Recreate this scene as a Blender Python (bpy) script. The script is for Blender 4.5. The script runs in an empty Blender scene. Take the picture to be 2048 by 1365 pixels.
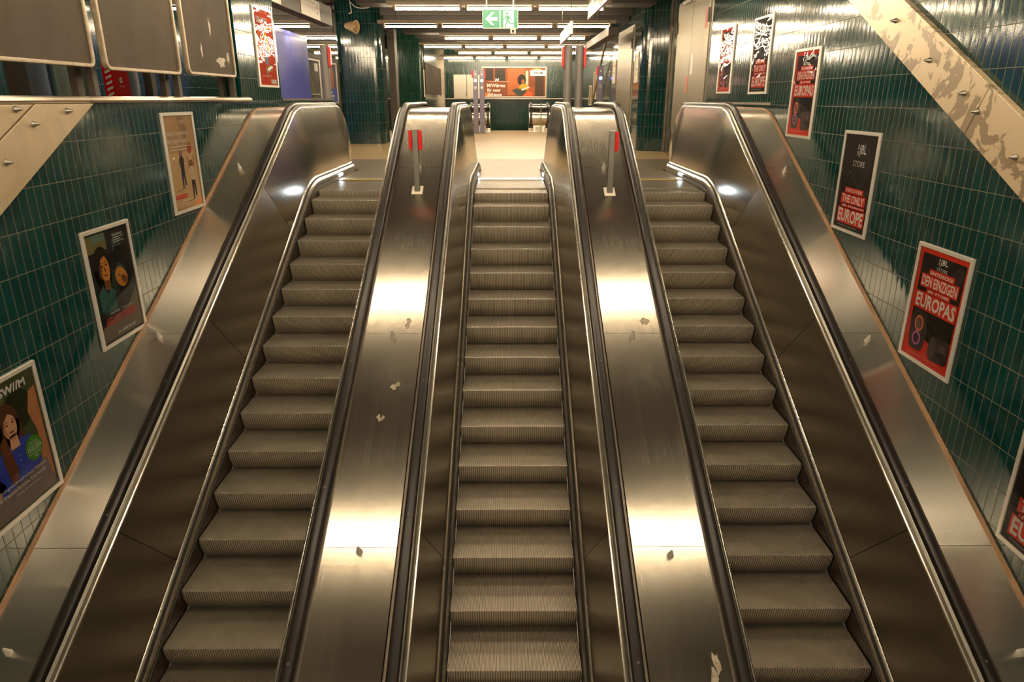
import bpy, math, random
from mathutils import Vector, Matrix
random.seed(7)
scn = bpy.context.scene
COL = scn.collection
PI = math.pi

# ------------------------------------------------------------------ camera
cam_d = bpy.data.cameras.new('camera')
cam_d.sensor_width = 36.0
cam_d.lens = 1383.3 / 2048 * 36.0
cam_d.clip_end = 200
cam = bpy.data.objects.new('camera', cam_d)
COL.objects.link(cam)
cam.location = (0, 0, 1.2)
cam.rotation_euler = (PI / 2 - 0.33761, 0, -0.00530)
scn.camera = cam

# ------------------------------------------------------------------ world, exposure
w = bpy.data.worlds.new('world'); scn.world = w; w.use_nodes = True
w.node_tree.nodes['Background'].inputs[0].default_value = (1.0, .80, .56, 1)
w.node_tree.nodes['Background'].inputs[1].default_value = 0.29
scn.view_settings.view_transform = 'Standard'
scn.view_settings.look = 'None'
scn.view_settings.exposure = 0.0
scn.view_settings.gamma = 1.0
scn.view_settings.use_curve_mapping = False
TUBE_POWER = 104.0
TUBE_COL = (1.0, .80, .54, 1)
try:
    scn.cycles.max_bounces = 8
    scn.cycles.use_denoising = True
    scn.cycles.sample_clamp_indirect = 6.0
except Exception:
    pass

# ------------------------------------------------------------------ materials
def nt(name):
    m = bpy.data.materials.new(name); m.use_nodes = True
    return m, m.node_tree, m.node_tree.nodes['Principled BSDF']
def N(t, typ, **kw):
    n = t.nodes.new(typ)
    for k, v in kw.items(): setattr(n, k, v)
    return n
def plain(name, col, rough=.5, metal=0, emit=None, es=0, coat=0, var=0.0, vscale=6):
    m, t, b = nt(name)
    b.inputs['Base Color'].default_value = (*col, 1)
    b.inputs['Roughness'].default_value = rough
    b.inputs['Metallic'].default_value = metal
    b.inputs['Coat Weight'].default_value = coat
    b.inputs['Coat Roughness'].default_value = .08
    if emit:
        b.inputs['Emission Color'].default_value = (*emit, 1); b.inputs['Emission Strength'].default_value = es
    if var > 0:
        tc = N(t, 'ShaderNodeTexCoord'); nz = N(t, 'ShaderNodeTexNoise'); nz.inputs['Scale'].default_value = vscale
        nz.inputs['Detail'].default_value = 6
        mp = N(t, 'ShaderNodeMapRange'); mp.inputs[1].default_value = .3; mp.inputs[2].default_value = .7
        mp.inputs[3].default_value = 1 - var; mp.inputs[4].default_value = 1 + var
        mx = N(t, 'ShaderNodeVectorMath', operation='SCALE'); mx.inputs[0].default_value = col
        t.links.new(tc.outputs['Object'], nz.inputs['Vector']); t.links.new(nz.outputs[0], mp.inputs[0])
        t.links.new(mp.outputs[0], mx.inputs['Scale']); t.links.new(mx.outputs[0], b.inputs['Base Color'])
    return m
def steel(name, col, rough, scale=(70, .7, 70), rv=.10, bump=.02, smear=0.0, cv=.10, aniso=0.0):
    """brushed steel: streaks of roughness and tiny bump along the brushing direction"""
    m, t, b = nt(name)
    b.inputs['Metallic'].default_value = 1
    if aniso:
        b.inputs['Anisotropic'].default_value = aniso
        tv = N(t, 'ShaderNodeCombineXYZ'); tv.inputs[0].default_value = 1; t.links.new(tv.outputs[0], b.inputs['Tangent'])
    tc = N(t, 'ShaderNodeTexCoord'); mp = N(t, 'ShaderNodeMapping'); mp.inputs['Scale'].default_value = scale
    nz = N(t, 'ShaderNodeTexNoise'); nz.inputs['Scale'].default_value = 1; nz.inputs['Detail'].default_value = 5
    t.links.new(tc.outputs['Object'], mp.inputs[0]); t.links.new(mp.outputs[0], nz.inputs['Vector'])
    rr = N(t, 'ShaderNodeMapRange'); rr.inputs[1].default_value = .25; rr.inputs[2].default_value = .75
    rr.inputs[3].default_value = rough - rv; rr.inputs[4].default_value = rough + rv
    t.links.new(nz.outputs[0], rr.inputs[0])
    n2 = N(t, 'ShaderNodeTexNoise'); n2.inputs['Scale'].default_value = 1.3; n2.inputs['Detail'].default_value = 4
    t.links.new(tc.outputs['Object'], n2.inputs['Vector'])
    ad = N(t, 'ShaderNodeMath', operation='MULTIPLY_ADD'); ad.inputs[1].default_value = .12; 
    sb = N(t, 'ShaderNodeMath', operation='SUBTRACT'); sb.inputs[1].default_value = .5
    t.links.new(n2.outputs[0], sb.inputs[0]); t.links.new(sb.outputs[0], ad.inputs[0]); t.links.new(rr.outputs[0], ad.inputs[2])
    t.links.new(ad.outputs[0], b.inputs['Roughness'])
    cr = N(t, 'ShaderNodeMapRange'); cr.inputs[1].default_value = .25; cr.inputs[2].default_value = .75
    cr.inputs[3].default_value = 1 - cv; cr.inputs[4].default_value = 1 + cv
    t.links.new(nz.outputs[0], cr.inputs[0])
    sc = N(t, 'ShaderNodeVectorMath', operation='SCALE'); sc.inputs[0].default_value = col
    t.links.new(cr.outputs[0], sc.inputs['Scale']); t.links.new(sc.outputs[0], b.inputs['Base Color'])
    last = None
    if bump > 0:
        bp = N(t, 'ShaderNodeBump'); bp.inputs['Strength'].default_value = bump; bp.inputs['Distance'].default_value = .01
        t.links.new(nz.outputs[0], bp.inputs['Height']); last = bp
    if smear > 0:
        n3 = N(t, 'ShaderNodeTexNoise'); n3.inputs['Scale'].default_value = 2.2; n3.inputs['Detail'].default_value = 1
        t.links.new(tc.outputs['Object'], n3.inputs['Vector'])
        b2 = N(t, 'ShaderNodeBump'); b2.inputs['Strength'].default_value = smear; b2.inputs['Distance'].default_value = .05
        t.links.new(n3.outputs[0], b2.inputs['Height'])
        if last: t.links.new(last.outputs[0], b2.inputs['Normal'])
        last = b2
    if last: t.links.new(last.outputs[0], b.inputs['Normal'])
    return m
def tile(name, c1, c2, grout, bw=.09, bh=.28, rough=.10, wav=.16, ior=1.62):
    m, t, b = nt(name); b.inputs['IOR'].default_value = ior
    uv = N(t, 'ShaderNodeUVMap')
    br = N(t, 'ShaderNodeTexBrick'); br.offset = 0; br.offset_frequency = 1; br.squash = 1
    br.inputs['Scale'].default_value = 1; br.inputs['Mortar Size'].default_value = .0032
    br.inputs['Mortar Smooth'].default_value = .25; br.inputs['Bias'].default_value = 0
    br.inputs['Brick Width'].default_value = bw; br.inputs['Row Height'].default_value = bh
    br.inputs['Color1'].default_value = (*c1, 1); br.inputs['Color2'].default_value = (*c2, 1); br.inputs['Mortar'].default_value = (*grout, 1)
    t.links.new(uv.outputs[0], br.inputs['Vector'])
    nzc = N(t, 'ShaderNodeTexNoise'); nzc.inputs['Scale'].default_value = 5; nzc.inputs['Detail'].default_value = 5
    t.links.new(uv.outputs[0], nzc.inputs['Vector'])
    mr = N(t, 'ShaderNodeMapRange'); mr.inputs[1].default_value = .3; mr.inputs[2].default_value = .7; mr.inputs[3].default_value = .85; mr.inputs[4].default_value = 1.15
    t.links.new(nzc.outputs[0], mr.inputs[0])
    sc = N(t, 'ShaderNodeVectorMath', operation='SCALE'); t.links.new(br.outputs['Color'], sc.inputs[0]); t.links.new(mr.outputs[0], sc.inputs['Scale'])
    t.links.new(sc.outputs[0], b.inputs['Base Color'])
    r2 = N(t, 'ShaderNodeMapRange'); r2.inputs[3].default_value = rough; r2.inputs[4].default_value = .75
    t.links.new(br.outputs['Fac'], r2.inputs[0]); t.links.new(r2.outputs[0], b.inputs['Roughness'])
    # each tile bellies a little and tilts its own way
    mp = N(t, 'ShaderNodeMapping'); mp.inputs['Scale'].default_value = (9, 2.2, 1)
    nz = N(t, 'ShaderNodeTexNoise'); nz.inputs['Scale'].default_value = 1; nz.inputs['Detail'].default_value = 3
    t.links.new(uv.outputs[0], mp.inputs[0]); t.links.new(mp.outputs[0], nz.inputs['Vector'])
    b1 = N(t, 'ShaderNodeBump'); b1.inputs['Strength'].default_value = wav; b1.inputs['Distance'].default_value = .012
    t.links.new(nz.outputs[0], b1.inputs['Height'])
    sx = N(t, 'ShaderNodeSeparateXYZ'); t.links.new(uv.outputs[0], sx.inputs[0])
    dv = N(t, 'ShaderNodeMath', operation='DIVIDE'); dv.inputs[1].default_value = bw; t.links.new(sx.outputs[0], dv.inputs[0])
    fr = N(t, 'ShaderNodeMath', operation='FRACT'); t.links.new(dv.outputs[0], fr.inputs[0])
    s5 = N(t, 'ShaderNodeMath', operation='SUBTRACT'); s5.inputs[1].default_value = .5; t.links.new(fr.outputs[0], s5.inputs[0])
    sq = N(t, 'ShaderNodeMath', operation='MULTIPLY'); t.links.new(s5.outputs[0], sq.inputs[0]); t.links.new(s5.outputs[0], sq.inputs[1])
    b0 = N(t, 'ShaderNodeBump'); b0.invert = True; b0.inputs['Strength'].default_value = .22; b0.inputs['Distance'].default_value = .006
    t.links.new(sq.outputs[0], b0.inputs['Height']); t.links.new(b1.outputs[0], b0.inputs['Normal'])
    b2 = N(t, 'ShaderNodeBump'); b2.invert = True; b2.inputs['Strength'].default_value = .6; b2.inputs['Distance'].default_value = .003
    t.links.new(br.outputs['Fac'], b2.inputs['Height']); t.links.new(b0.outputs[0], b2.inputs['Normal'])
    t.links.new(b2.outputs[0], b.inputs['Normal'])
    return m
def patchy(name, c1, c2, rough, metal, scale, lo, hi):
    m, t, b = nt(name)
    tc = N(t, 'ShaderNodeTexCoord'); nz = N(t, 'ShaderNodeTexNoise'); nz.inputs['Scale'].default_value = scale; nz.inputs['Detail'].default_value = 8
    nz.inputs['Distortion'].default_value = .9; nz.inputs['Roughness'].default_value = .60
    t.links.new(tc.outputs['Object'], nz.inputs['Vector'])
    cr = N(t, 'ShaderNodeValToRGB'); cr.color_ramp.elements[0].position = lo; cr.color_ramp.elements[1].position = hi
    cr.color_ramp.elements[0].color = (*c1, 1); cr.color_ramp.elements[1].color = (*c2, 1)
    t.links.new(nz.outputs[0], cr.inputs[0]); t.links.new(cr.outputs[0], b.inputs['Base Color'])
    b.inputs['Roughness'].default_value = rough; b.inputs['Metallic'].default_value = metal
    return m
def cover_mat():
    m = bpy.data.materials.new('clear_poster_film'); m.use_nodes = True; t = m.node_tree
    t.nodes.remove(t.nodes['Principled BSDF']); out = t.nodes['Material Output']
    tr = N(t, 'ShaderNodeBsdfTransparent'); gl = N(t, 'ShaderNodeBsdfGlossy'); gl.inputs['Roughness'].default_value = .04
    fr = N(t, 'ShaderNodeFresnel'); fr.inputs['IOR'].default_value = 1.28; mx = N(t, 'ShaderNodeMixShader')
    tc = N(t, 'ShaderNodeTexCoord'); mp = N(t, 'ShaderNodeMapping'); mp.inputs['Scale'].default_value = (2.0, 2, 3.5)
    nz = N(t, 'ShaderNodeTexNoise'); nz.inputs['Scale'].default_value = 1.6; nz.inputs['Detail'].default_value = 1.5; nz.inputs['Distortion'].default_value = .8
    bp = N(t, 'ShaderNodeBump'); bp.inputs['Strength'].default_value = .20; bp.inputs['Distance'].default_value = .05
    t.links.new(tc.outputs['Object'], mp.inputs[0]); t.links.new(mp.outputs[0], nz.inputs['Vector']); t.links.new(nz.outputs[0], bp.inputs['Height'])
    t.links.new(bp.outputs[0], gl.inputs['Normal']); t.links.new(bp.outputs[0], fr.inputs['Normal'])
    t.links.new(fr.outputs[0], mx.inputs[0]); t.links.new(tr.outputs[0], mx.inputs[1]); t.links.new(gl.outputs[0], mx.inputs[2])
    t.links.new(mx.outputs[0], out.inputs[0])
    return m
def S(r, g, b):   # sRGB 0-255 -> linear
    f = lambda c: (c / 255 / 12.92) if c / 255 <= .04045 else ((c / 255 + .055) / 1.055) ** 2.4
    return (f(r), f(g), f(b))

M = {}
M['deck'] = steel('brushed_steel_deck', (.54, .49, .41), .25, (130, .35, .35), .018, 0, 0, .05, .75)
M['panel'] = plain('balustrade_steel', (.48, .435, .355), .27, 1)
M['side'] = steel('outer_deck_steel', (.68, .63, .55), .31, (30, .4, .4), .01, 0, .015, .02, .9)
M['head'] = plain('newel_steel', (.54, .49, .42), .15, 1)
M['trim'] = steel('polished_trim', (.78, .74, .68), .26, (20, 1, 1), .03, .0, 0, .03)
M['skirt'] = steel('dark_skirt_steel', (.22, .19, .155), .40, (10, 1, 1), .05, .0)
M['tread'] = plain('aluminium_step', (.50, .45, .37), .40, .75, var=.12, vscale=5)
M['groove'] = plain('dark_step_groove', (.085, .068, .048), .7, .1)  # coloured darker than the rib tops for stronger rib contrast
M['comb'] = plain('comb_aluminium', (.50, .47, .42), .35, .9, var=.06)
M['landing'] = plain('landing_plate_metal', (.20, .165, .115), .42, .3, var=.12, vscale=4)
M['rubber'] = plain('black_handrail_rubber', (.013, .011, .010), .33)
M['black'] = plain('matt_black', (.012, .011, .010), .6)
M['brown'] = plain('brown_edge_strip', (.30, .17, .09), .5, var=.2)
M['tile'] = tile('teal_wall_tile', (.0006, .029, .029), (.0011, .040, .038), (.11, .078, .042))
M['tile_rough'] = tile('dark_green_tile', (.003, .026, .018), (.007, .042, .029), (.06, .05, .03), rough=.16, wav=.3, ior=1.4)
M['floor'] = None
M['ceiling'] = plain('dark_ceiling', (.030, .025, .019), .8, var=.25, vscale=2)
M['beam'] = plain('ceiling_beam', (.030, .025, .019), .6, var=.2, vscale=3)
M['batten'] = plain('cream_batten', (.28, .22, .15), .5, var=.15)
M['socket'] = plain('lampholder', (.32, .22, .10), .5)
M['tube'] = plain('lit_tube', (.9, .9, .9), .5, emit=TUBE_COL[:3], es=TUBE_POWER)
M['alu'] = plain('anodised_frame', (.62, .58, .52), .36, .35)
M['pole'] = plain('grey_pole_paint', (.24, .225, .22), .5, .3)
M['post_steel'] = steel('post_steel', (.30, .285, .25), .34, (30, 30, 2), .06, .0)
M['cabinet_red'] = plain('cabinet_red_paint', S(240, 10, 10), .75)
M['cabinet_red'].node_tree.nodes['Principled BSDF'].inputs['Specular IOR Level'].default_value = .1
M['red'] = plain('red_plastic', S(222, 12, 14), .35)
M['cream_steel'] = patchy('weathered_cream_cladding', S(176, 158, 128), S(206, 188, 158), .36, .25, 2.2, .3, .7)
M['peel_steel'] = patchy('peeled_cream_cladding', S(148, 131, 106), S(206, 186, 154), .34, .25, 4.5, .452, .466)
M['dark_post'] = plain('dark_steel_post', (.070, .056, .042), .62)
M['board'] = patchy('stained_board', (.062, .042, .026), (.095, .070, .048), .8, .0, 2.0, .3, .75)
M['board_edge'] = patchy('worn_board_edge', (.30, .235, .16), (.50, .42, .30), .4, .3, 9, .3, .7)
M['rail'] = patchy('worn_rail_steel', (.36, .29, .21), (.52, .45, .35), .28, .7, 4, .3, .7)
M['door'] = steel('brass_toned_door', (.20, .172, .12), .5, (30, 30, 1.2), .06, .0, .05)
M['blue'] = plain('blue_hoarding', S(104, 112, 222), .32, coat=.2)
M['bluegrey'] = plain('blue_grey_panel', S(142, 160, 190), .4)
M['greengrey'] = plain('green_grey_panel', S(100, 134, 116), .4)
M['signgreen'] = plain('exit_green', S(58, 138, 112), .4, emit=S(40, 150, 110), es=.08)
M['signwhite'] = plain('exit_white', S(240, 235, 215), .4, emit=S(240, 232, 205), es=.18)
M['white'] = plain('white_print', S(250, 247, 240), .5)
M['offwhite'] = plain('off_white', S(214, 205, 188), .5)
M['horn'] = plain('beige_horn', S(196, 166, 126), .5)
M['led'] = plain('white_led_strip', (.9, .95, 1), .4, emit=(.72, .88, 1.0), es=60)
M['ledblue'] = plain('blue_led', (.1, .2, 1), .4, emit=(.10, .22, 1.0), es=14)
M['ledpink'] = plain('rose_led', (1, .5, .5), .4, emit=(1.0, .45, .45), es=9)
M['gloss_panel'] = plain('lit_post_panel', S(112, 106, 128), .35, coat=.2)
M['yellow'] = plain('yellow_comb_mark', S(240, 205, 60), .4)
M['film'] = cover_mat()
M['redprint'] = plain('red_print', S(240, 62, 34), .5)
M['blackprint'] = plain('black_print', S(30, 26, 24), .5)
M['mark'] = plain('worn_mark', (.10, .07, .06), .5)
M['print_cache'] = {}
def C(r, g, b):
    k = (r, g, b)
    if k not in M['print_cache']:
        M['print_cache'][k] = plain('print_%02x%02x%02x' % k, S(min(255, r * 1.14), min(255, g * 1.14), min(255, b * 1.14)), .55)
    return M['print_cache'][k]
def floor_mat():
    m, t, b = nt('cream_stone_floor')
    tc = N(t, 'ShaderNodeTexCoord'); br = N(t, 'ShaderNodeTexBrick'); br.offset = .5
    br.inputs['Scale'].default_value = 1; br.inputs['Mortar Size'].default_value = .004; br.inputs['Brick Width'].default_value = .8; br.inputs['Row Height'].default_value = .4
    br.inputs['Color1'].default_value = (.54, .385, .175, 1); br.inputs['Color2'].default_value = (.59, .425, .205, 1); br.inputs['Mortar'].default_value = (.44, .32, .17, 1)
    t.links.new(tc.outputs['Object'], br.inputs['Vector']); t.links.new(br.outputs['Color'], b.inputs['Base Color'])
    b.inputs['Roughness'].default_value = .30
    return m
M['floor'] = floor_mat()

# ------------------------------------------------------------------ object helpers
def tag(o, label=None, cat=None, group=None, kind=None):
    if label: o['label'] = label
    if cat: o['category'] = cat
    if group: o['group'] = group
    if kind: o['kind'] = kind
    return o
def empty(name, loc=(0, 0, 0), rz=0, label=None, cat=None, group=None):
    o = bpy.data.objects.new(name, None); COL.objects.link(o)
    o.location = loc; o.rotation_euler = (0, 0, rz); o.empty_display_size = .1
    return tag(o, label, cat, group)
class MB:
    def __init__(s): s.v = []; s.f = []; s.uv = []; s.m = []; s.mi = 0
    def face(s, idx, uv=None): s.f.append(idx); s.uv.append(uv); s.m.append(s.mi)
    def quad(s, pts, uv=None):
        n = len(s.v); s.v += [tuple(p) for p in pts]; s.face(tuple(range(n, n + len(pts))), uv)
    def box(s, x0, x1, y0, y1, z0, z1):
        n = len(s.v)
        s.v += [(x, y, z) for x in (x0, x1) for y in (y0, y1) for z in (z0, z1)]
        for f in ((0, 1, 3, 2), (4, 6, 7, 5), (0, 4, 5, 1), (2, 3, 7, 6), (0, 2, 6, 4), (1, 5, 7, 3)):
            s.face(tuple(n + i for i in f))
    def cyl(s, p0, p1, r0, r1=None, n=16, cap=True):
        r1 = r0 if r1 is None else r1
        p0 = Vector(p0); p1 = Vector(p1); d = (p1 - p0).normalized()
        a = d.orthogonal().normalized(); b = d.cross(a); k = len(s.v)
        for p, r in ((p0, r0), (p1, r1)):
            for i in range(n):
                t = 2 * PI * i / n; s.v.append(tuple(p + a * math.cos(t) * r + b * math.sin(t) * r))
        for i in range(n):
            j = (i + 1) % n; s.face((k + i, k + j, k + n + j, k + n + i))
        if cap: s.face(tuple(k + i for i in range(n))[::-1]); s.face(tuple(k + n + i for i in range(n)))
    def lathe(s, p, axis, prof, n=24):
        """prof: (distance along axis, radius)"""
        p = Vector(p); d = Vector(axis).normalized(); a = d.orthogonal().normalized(); b = d.cross(a); k = len(s.v)
        for t_, r in prof:
            for i in range(n):
                t = 2 * PI * i / n; s.v.append(tuple(p + d * t_ + a * math.cos(t) * r + b * math.sin(t) * r))
        for q in range(len(prof) - 1):
            for i in range(n):
                j = (i + 1) % n; s.face((k + q * n + i, k + q * n + j, k + (q + 1) * n + j, k + (q + 1) * n + i))
        s.face(tuple(k + i for i in range(n))[::-1]); s.face(tuple(k + (len(prof) - 1) * n + i for i in range(n)))
    def prism(s, poly, y0, y1):
        """polygon in x,z extruded along y"""
        n = len(poly); k = len(s.v)
        s.v += [(x, y0, z) for x, z in poly] + [(x, y1, z) for x, z in poly]
        s.face(tuple(range(k, k + n))); s.face(tuple(range(k + n, k + 2 * n))[::-1])
        for i in range(n):
            j = (i + 1) % n; s.face((k + i, k + n + i, k + n + j, k + j))
    def prismx(s, poly, x0, x1):
        """polygon in y,z extruded along x"""
        n = len(poly); k = len(s.v)
        s.v += [(x0, y, z) for y, z in poly] + [(x1, y, z) for y, z in poly]
        s.face(tuple(range(k, k + n))[::-1]); s.face(tuple(range(k + n, k + 2 * n)))
        for i in range(n):
            j = (i + 1) % n; s.face((k + i, k + j, k + n + j, k + n + i))
    def sweep(s, prof, path, closed=True, caps=True):
        """prof [(x, d)] swept along path [(y, z)] lying in a constant-x plane; d is along the path normal"""
        k = len(s.v); n = len(prof)
        for i, (y, z) in enumerate(path):
            y0, z0 = path[max(0, i - 1)]; y1, z1 = path[min(len(path) - 1, i + 1)]
            L = math.hypot(y1 - y0, z1 - z0) or 1; ty, tz = (y1 - y0) / L, (z1 - z0) / L
            for x, d in prof: s.v.append((x, y - tz * d, z + ty * d))
        for i in range(len(path) - 1):
            for j in range(n if closed else n - 1):
                q = (j + 1) % n; s.face((k + i * n + j, k + i * n + q, k + (i + 1) * n + q, k + (i + 1) * n + j))
        if caps and closed:
            s.face(tuple(k + j for j in range(n))[::-1]); e = k + (len(path) - 1) * n; s.face(tuple(e + j for j in range(n)))
    def build(s, name, mat, parent=None, smooth=False, bevel=0, bseg=2, fix=True):
        me = bpy.data.meshes.new(name); me.from_pydata(s.v, [], s.f)
        mats = mat if isinstance(mat, list) else [mat]
        for mm in mats: me.materials.append(mm)
        if len(mats) > 1:
            for p, i in zip(me.polygons, s.m): p.material_index = i
        if any(u is not None for u in s.uv):
            ul = me.uv_layers.new(name='uv')
            for p, u in zip(me.polygons, s.uv):
                if u is not None:
                    for li, c in zip(p.loop_indices, u): ul.data[li].uv = c
        if fix:
            import bmesh
            bm = bmesh.new(); bm.from_mesh(me); bmesh.ops.recalc_face_normals(bm, faces=bm.faces); bm.to_mesh(me); bm.free()
        if smooth:
            me.polygons.foreach_set('use_smooth', [True] * len(me.polygons))
            try: me.set_sharp_from_angle(angle=math.radians(38))
            except Exception: pass
        me.update()
        o = bpy.data.objects.new(name, me); COL.objects.link(o)
        if parent: o.parent = parent
        if bevel:
            md = o.modifiers.new('bevel', 'BEVEL'); md.width = bevel; md.segments = bseg; md.limit_method = 'ANGLE'
        return o
def rrect(x0, x1, z0, z1, r, n=5):
    p = []
    for cx, cz, a in ((x1 - r, z0 + r, -90), (x1 - r, z1 - r, 0), (x0 + r, z1 - r, 90), (x0 + r, z0 + r, 180)):
        for i in range(n + 1):
            t = math.radians(a + 90 * i / n); p.append((cx + r * math.cos(t), cz + r * math.sin(t)))
    return p
def ell(cx, cz, rx, rz, n=22, a0=0, a1=360, rot=0):
    p = []; full = abs(a1 - a0) >= 360
    for i in range(n if full else n + 1):
        t = math.radians(a0 + (a1 - a0) * i / n); x, z = rx * math.cos(t), rz * math.sin(t); c, s = math.cos(rot), math.sin(rot)
        p.append((cx + x * c - z * s, cz + x * s + z * c))
    return p
_tc = [0]
def text_mesh(body, bold=0.0, shear=0.0, space=1.0):
    cu = bpy.data.curves.new('lettering_curve', 'FONT'); cu.body = body; cu.size = 1; cu.offset = bold; cu.shear = shear; cu.space_character = space
    cu.resolution_u = 2; cu.align_x = 'CENTER'
    ob = bpy.data.objects.new('lettering_source', cu); COL.objects.link(ob)
    bpy.context.view_layer.update()
    me = bpy.data.meshes.new_from_object(ob.evaluated_get(bpy.context.evaluated_depsgraph_get()))
    bpy.data.objects.remove(ob); bpy.data.curves.remove(cu)
    vs = [tuple(v.co) for v in me.vertices]; fs = [tuple(p.vertices) for p in me.polygons]
    bpy.data.meshes.remove(me)
    return vs, fs
def add_text(mb, body, x0, x1, z0, z1, y, bold=0.0, shear=0.0, rot=0.0):
    if body == '!JBL':     # small mark left of the letters
        w_ = x1 - x0; h_ = z1 - z0
        for a, c in ((.0, .10), (.16, .46), (.60, 1.0)):
            flat(mb, [(x0, z0 + h_ * (a if a else 0)), (x0 + w_ * .10, z0 + h_ * a), (x0 + w_ * .10, z0 + h_ * c), (x0, z0 + h_ * c)], y) if a else None
        body = 'JBL'; x0 += w_ * .16
    vs, fs = text_mesh(body, bold, shear)
    if not vs: return
    ax, bx = min(v[0] for v in vs), max(v[0] for v in vs); az, bz = min(v[1] for v in vs), max(v[1] for v in vs)
    k = len(mb.v); cx, cz = (x0 + x1) / 2, (z0 + z1) / 2
    for v in vs:
        x = x0 + (v[0] - ax) / (bx - ax) * (x1 - x0); z = z0 + (v[1] - az) / max(1e-6, bz - az) * (z1 - z0)
        if rot:
            dx, dz = x - cx, z - cz; x = cx + dx * math.cos(rot) - dz * math.sin(rot); z = cz + dx * math.sin(rot) + dz * math.cos(rot)
        mb.v.append((x, y, z))
    for f in fs: mb.face(tuple(k + i for i in f))
def flat(mb, poly, y):
    k = len(mb.v); mb.v += [(x, y, z) for x, z in poly]; mb.face(tuple(range(k, k + len(poly))))

# ------------------------------------------------------------------ geometry constants
T = 0.5186                     # slope of the flights
CA, SA = math.cos(math.atan(T)), math.sin(math.atan(T))
L0 = -4.955                    # nose line: z = L0 + T*y
CX = [-2.14, 0.04, 2.22]       # escalator centre lines
XL, XR = -3.37, 3.45           # stair shaft walls
YB = -0.6                      # lower end of what is modelled
CEIL = 3.85
def flight(h, zf, R, y0, y1, end=None, step=8):
    """straight incline at height h over the noses, arc, then level at zf up to y1, then optional end curve"""
    a = math.atan(T); yc = (zf - L0 - h) / T; d = R * math.tan(a / 2)
    p = [(y0, L0 + h + T * y0)]
    ys, zs = yc - d * math.cos(a), zf - d * math.sin(a)
    n = 10
    cy, cz = yc + d, zf - R
    for i in range(n + 1):
        t = a * (1 - i / n); p.append((cy - R * math.sin(t), cz + R * math.cos(t)))
    if end: p += end
    elif y1 > yc + d: p.append((y1, zf))
    return p
def endcurve(y1, zt, cz, ry, a_end, n=14, yoff=0):
    """nose of the newel: quarter ellipse and on down"""
    return [(y1 + yoff + ry * math.sin(t), cz + (zt - cz) * math.cos(t)) for t in [math.radians(90 + a_end) * i / n for i in range(n + 1)]]

# ------------------------------------------------------------------ setting: floors, walls, ceiling
def wall_x(name, x, y0, y1, z0, z1, mat, uo=0, vo=0, thick=.2, side=1, poly=None):
    """wall in a constant-x plane; side=+1: solid lies towards +x"""
    mb = MB(); P = poly or [(y0, z0), (y1, z0), (y1, z1), (y0, z1)]
    mb.quad([(x, y, z) for y, z in P], [(y + uo, z + vo) for y, z in P])
    Q = [(x + side * thick, y, z) for y, z in P]; mb.quad(Q, [(y + uo, z + vo) for y, z in P])
    n = len(P)
    for i in range(n):
        j = (i + 1) % n; (ya, za), (yb, zb) = P[i], P[j]
        mb.quad([(x, ya, za), (x, yb, zb), (x + side * thick, yb, zb), (x + side * thick, ya, za)], [(0, za + vo), (abs(yb - ya), zb + vo), (abs(yb - ya) + thick, zb + vo), (thick, za + vo)] if za != zb else [(ya, 0), (yb, 0), (yb, .1), (ya, .1)])
    return tag(mb.build(name, mat), kind='structure')
def wall_y(name, y, x0, x1, z0, z1, mat, vo=0, thick=.2):
    mb = MB()
    mb.quad([(x0, y, z0), (x1, y, z0), (x1, y, z1), (x0, y, z1)], [(x0, z0 + vo), (x1, z0 + vo), (x1, z1 + vo), (x0, z1 + vo)])
    mb.box(x0, x1, y + .002, y + thick, z0, z1)
    return tag(mb.build(name, mat), kind='structure')
VO_R, VO_L = .0, -.05          # tile courses: lines at 1.40-.28k (right), 1.167-.2865k (left)
VR = -(1.40 % .28); VL = -(1.167 % .28)
wall_x('wall_right', XR, YB - 3, 15.3, -7.5, CEIL, M['tile'], 0, VR, .25, 1)
wall_x('wall_left', XL, YB - 3, 14.2, -7.5, 1.165, M['tile'], .03, VL, .25, -1)
# pier standing on the left parapet
mb = MB()
pr = [(XL - .25, 9.32), (XL, 9.32), (XL, 10.93), (XL - .25, 10.93)]
acc = 0
for i in range(4):
    (xa, ya), (xb, yb) = pr[i], pr[(i + 1) % 4]; L = math.hypot(xb - xa, yb - ya)
    mb.quad([(xa, ya, 1.165), (xb, yb, 1.165), (xb, yb, CEIL), (xa, ya, CEIL)], [(acc, 1.165 + VL), (acc + L, 1.165 + VL), (acc + L, CEIL + VL), (acc, CEIL + VL)]); acc += L
tag(mb.build('wall_pier', M['tile']), kind='structure')
# floors
def slab(name, poly, z, th, mat):
    mb = MB(); n = len(poly); k = 0
    mb.v = [(x, y, z) for x, y in poly] + [(x, y, z - th) for x, y in poly]
    mb.face(tuple(range(n))); mb.face(tuple(range(n, 2 * n))[::-1])
    for i in range(n): mb.face((i, n + i, n + (i + 1) % n, (i + 1) % n))
    return tag(mb.build(name, mat), kind='structure')
slab('floor', [(-9.5, 14.9), (4.2, 14.9), (4.2, 28.66), (-9.5, 28.66)], 0, .3, M['floor'])
slab('floor_left', [(-9.5, YB - 3), (XL - .25, YB - 3), (XL - .25, 14.9), (-9.5, 14.9)], 0, .3, M['floor'])
slab('floor_landing', [(XL - .25, 12.72), (XR, 12.72), (XR, 14.9), (XL - .25, 14.9)], 0, .3, M['landing'])
# ceiling
slab('ceiling', [(-9.5, YB - 9), (4.2, YB - 9), (4.2, 33), (-9.5, 33)], CEIL + .2, .2, M['ceiling'])
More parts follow.
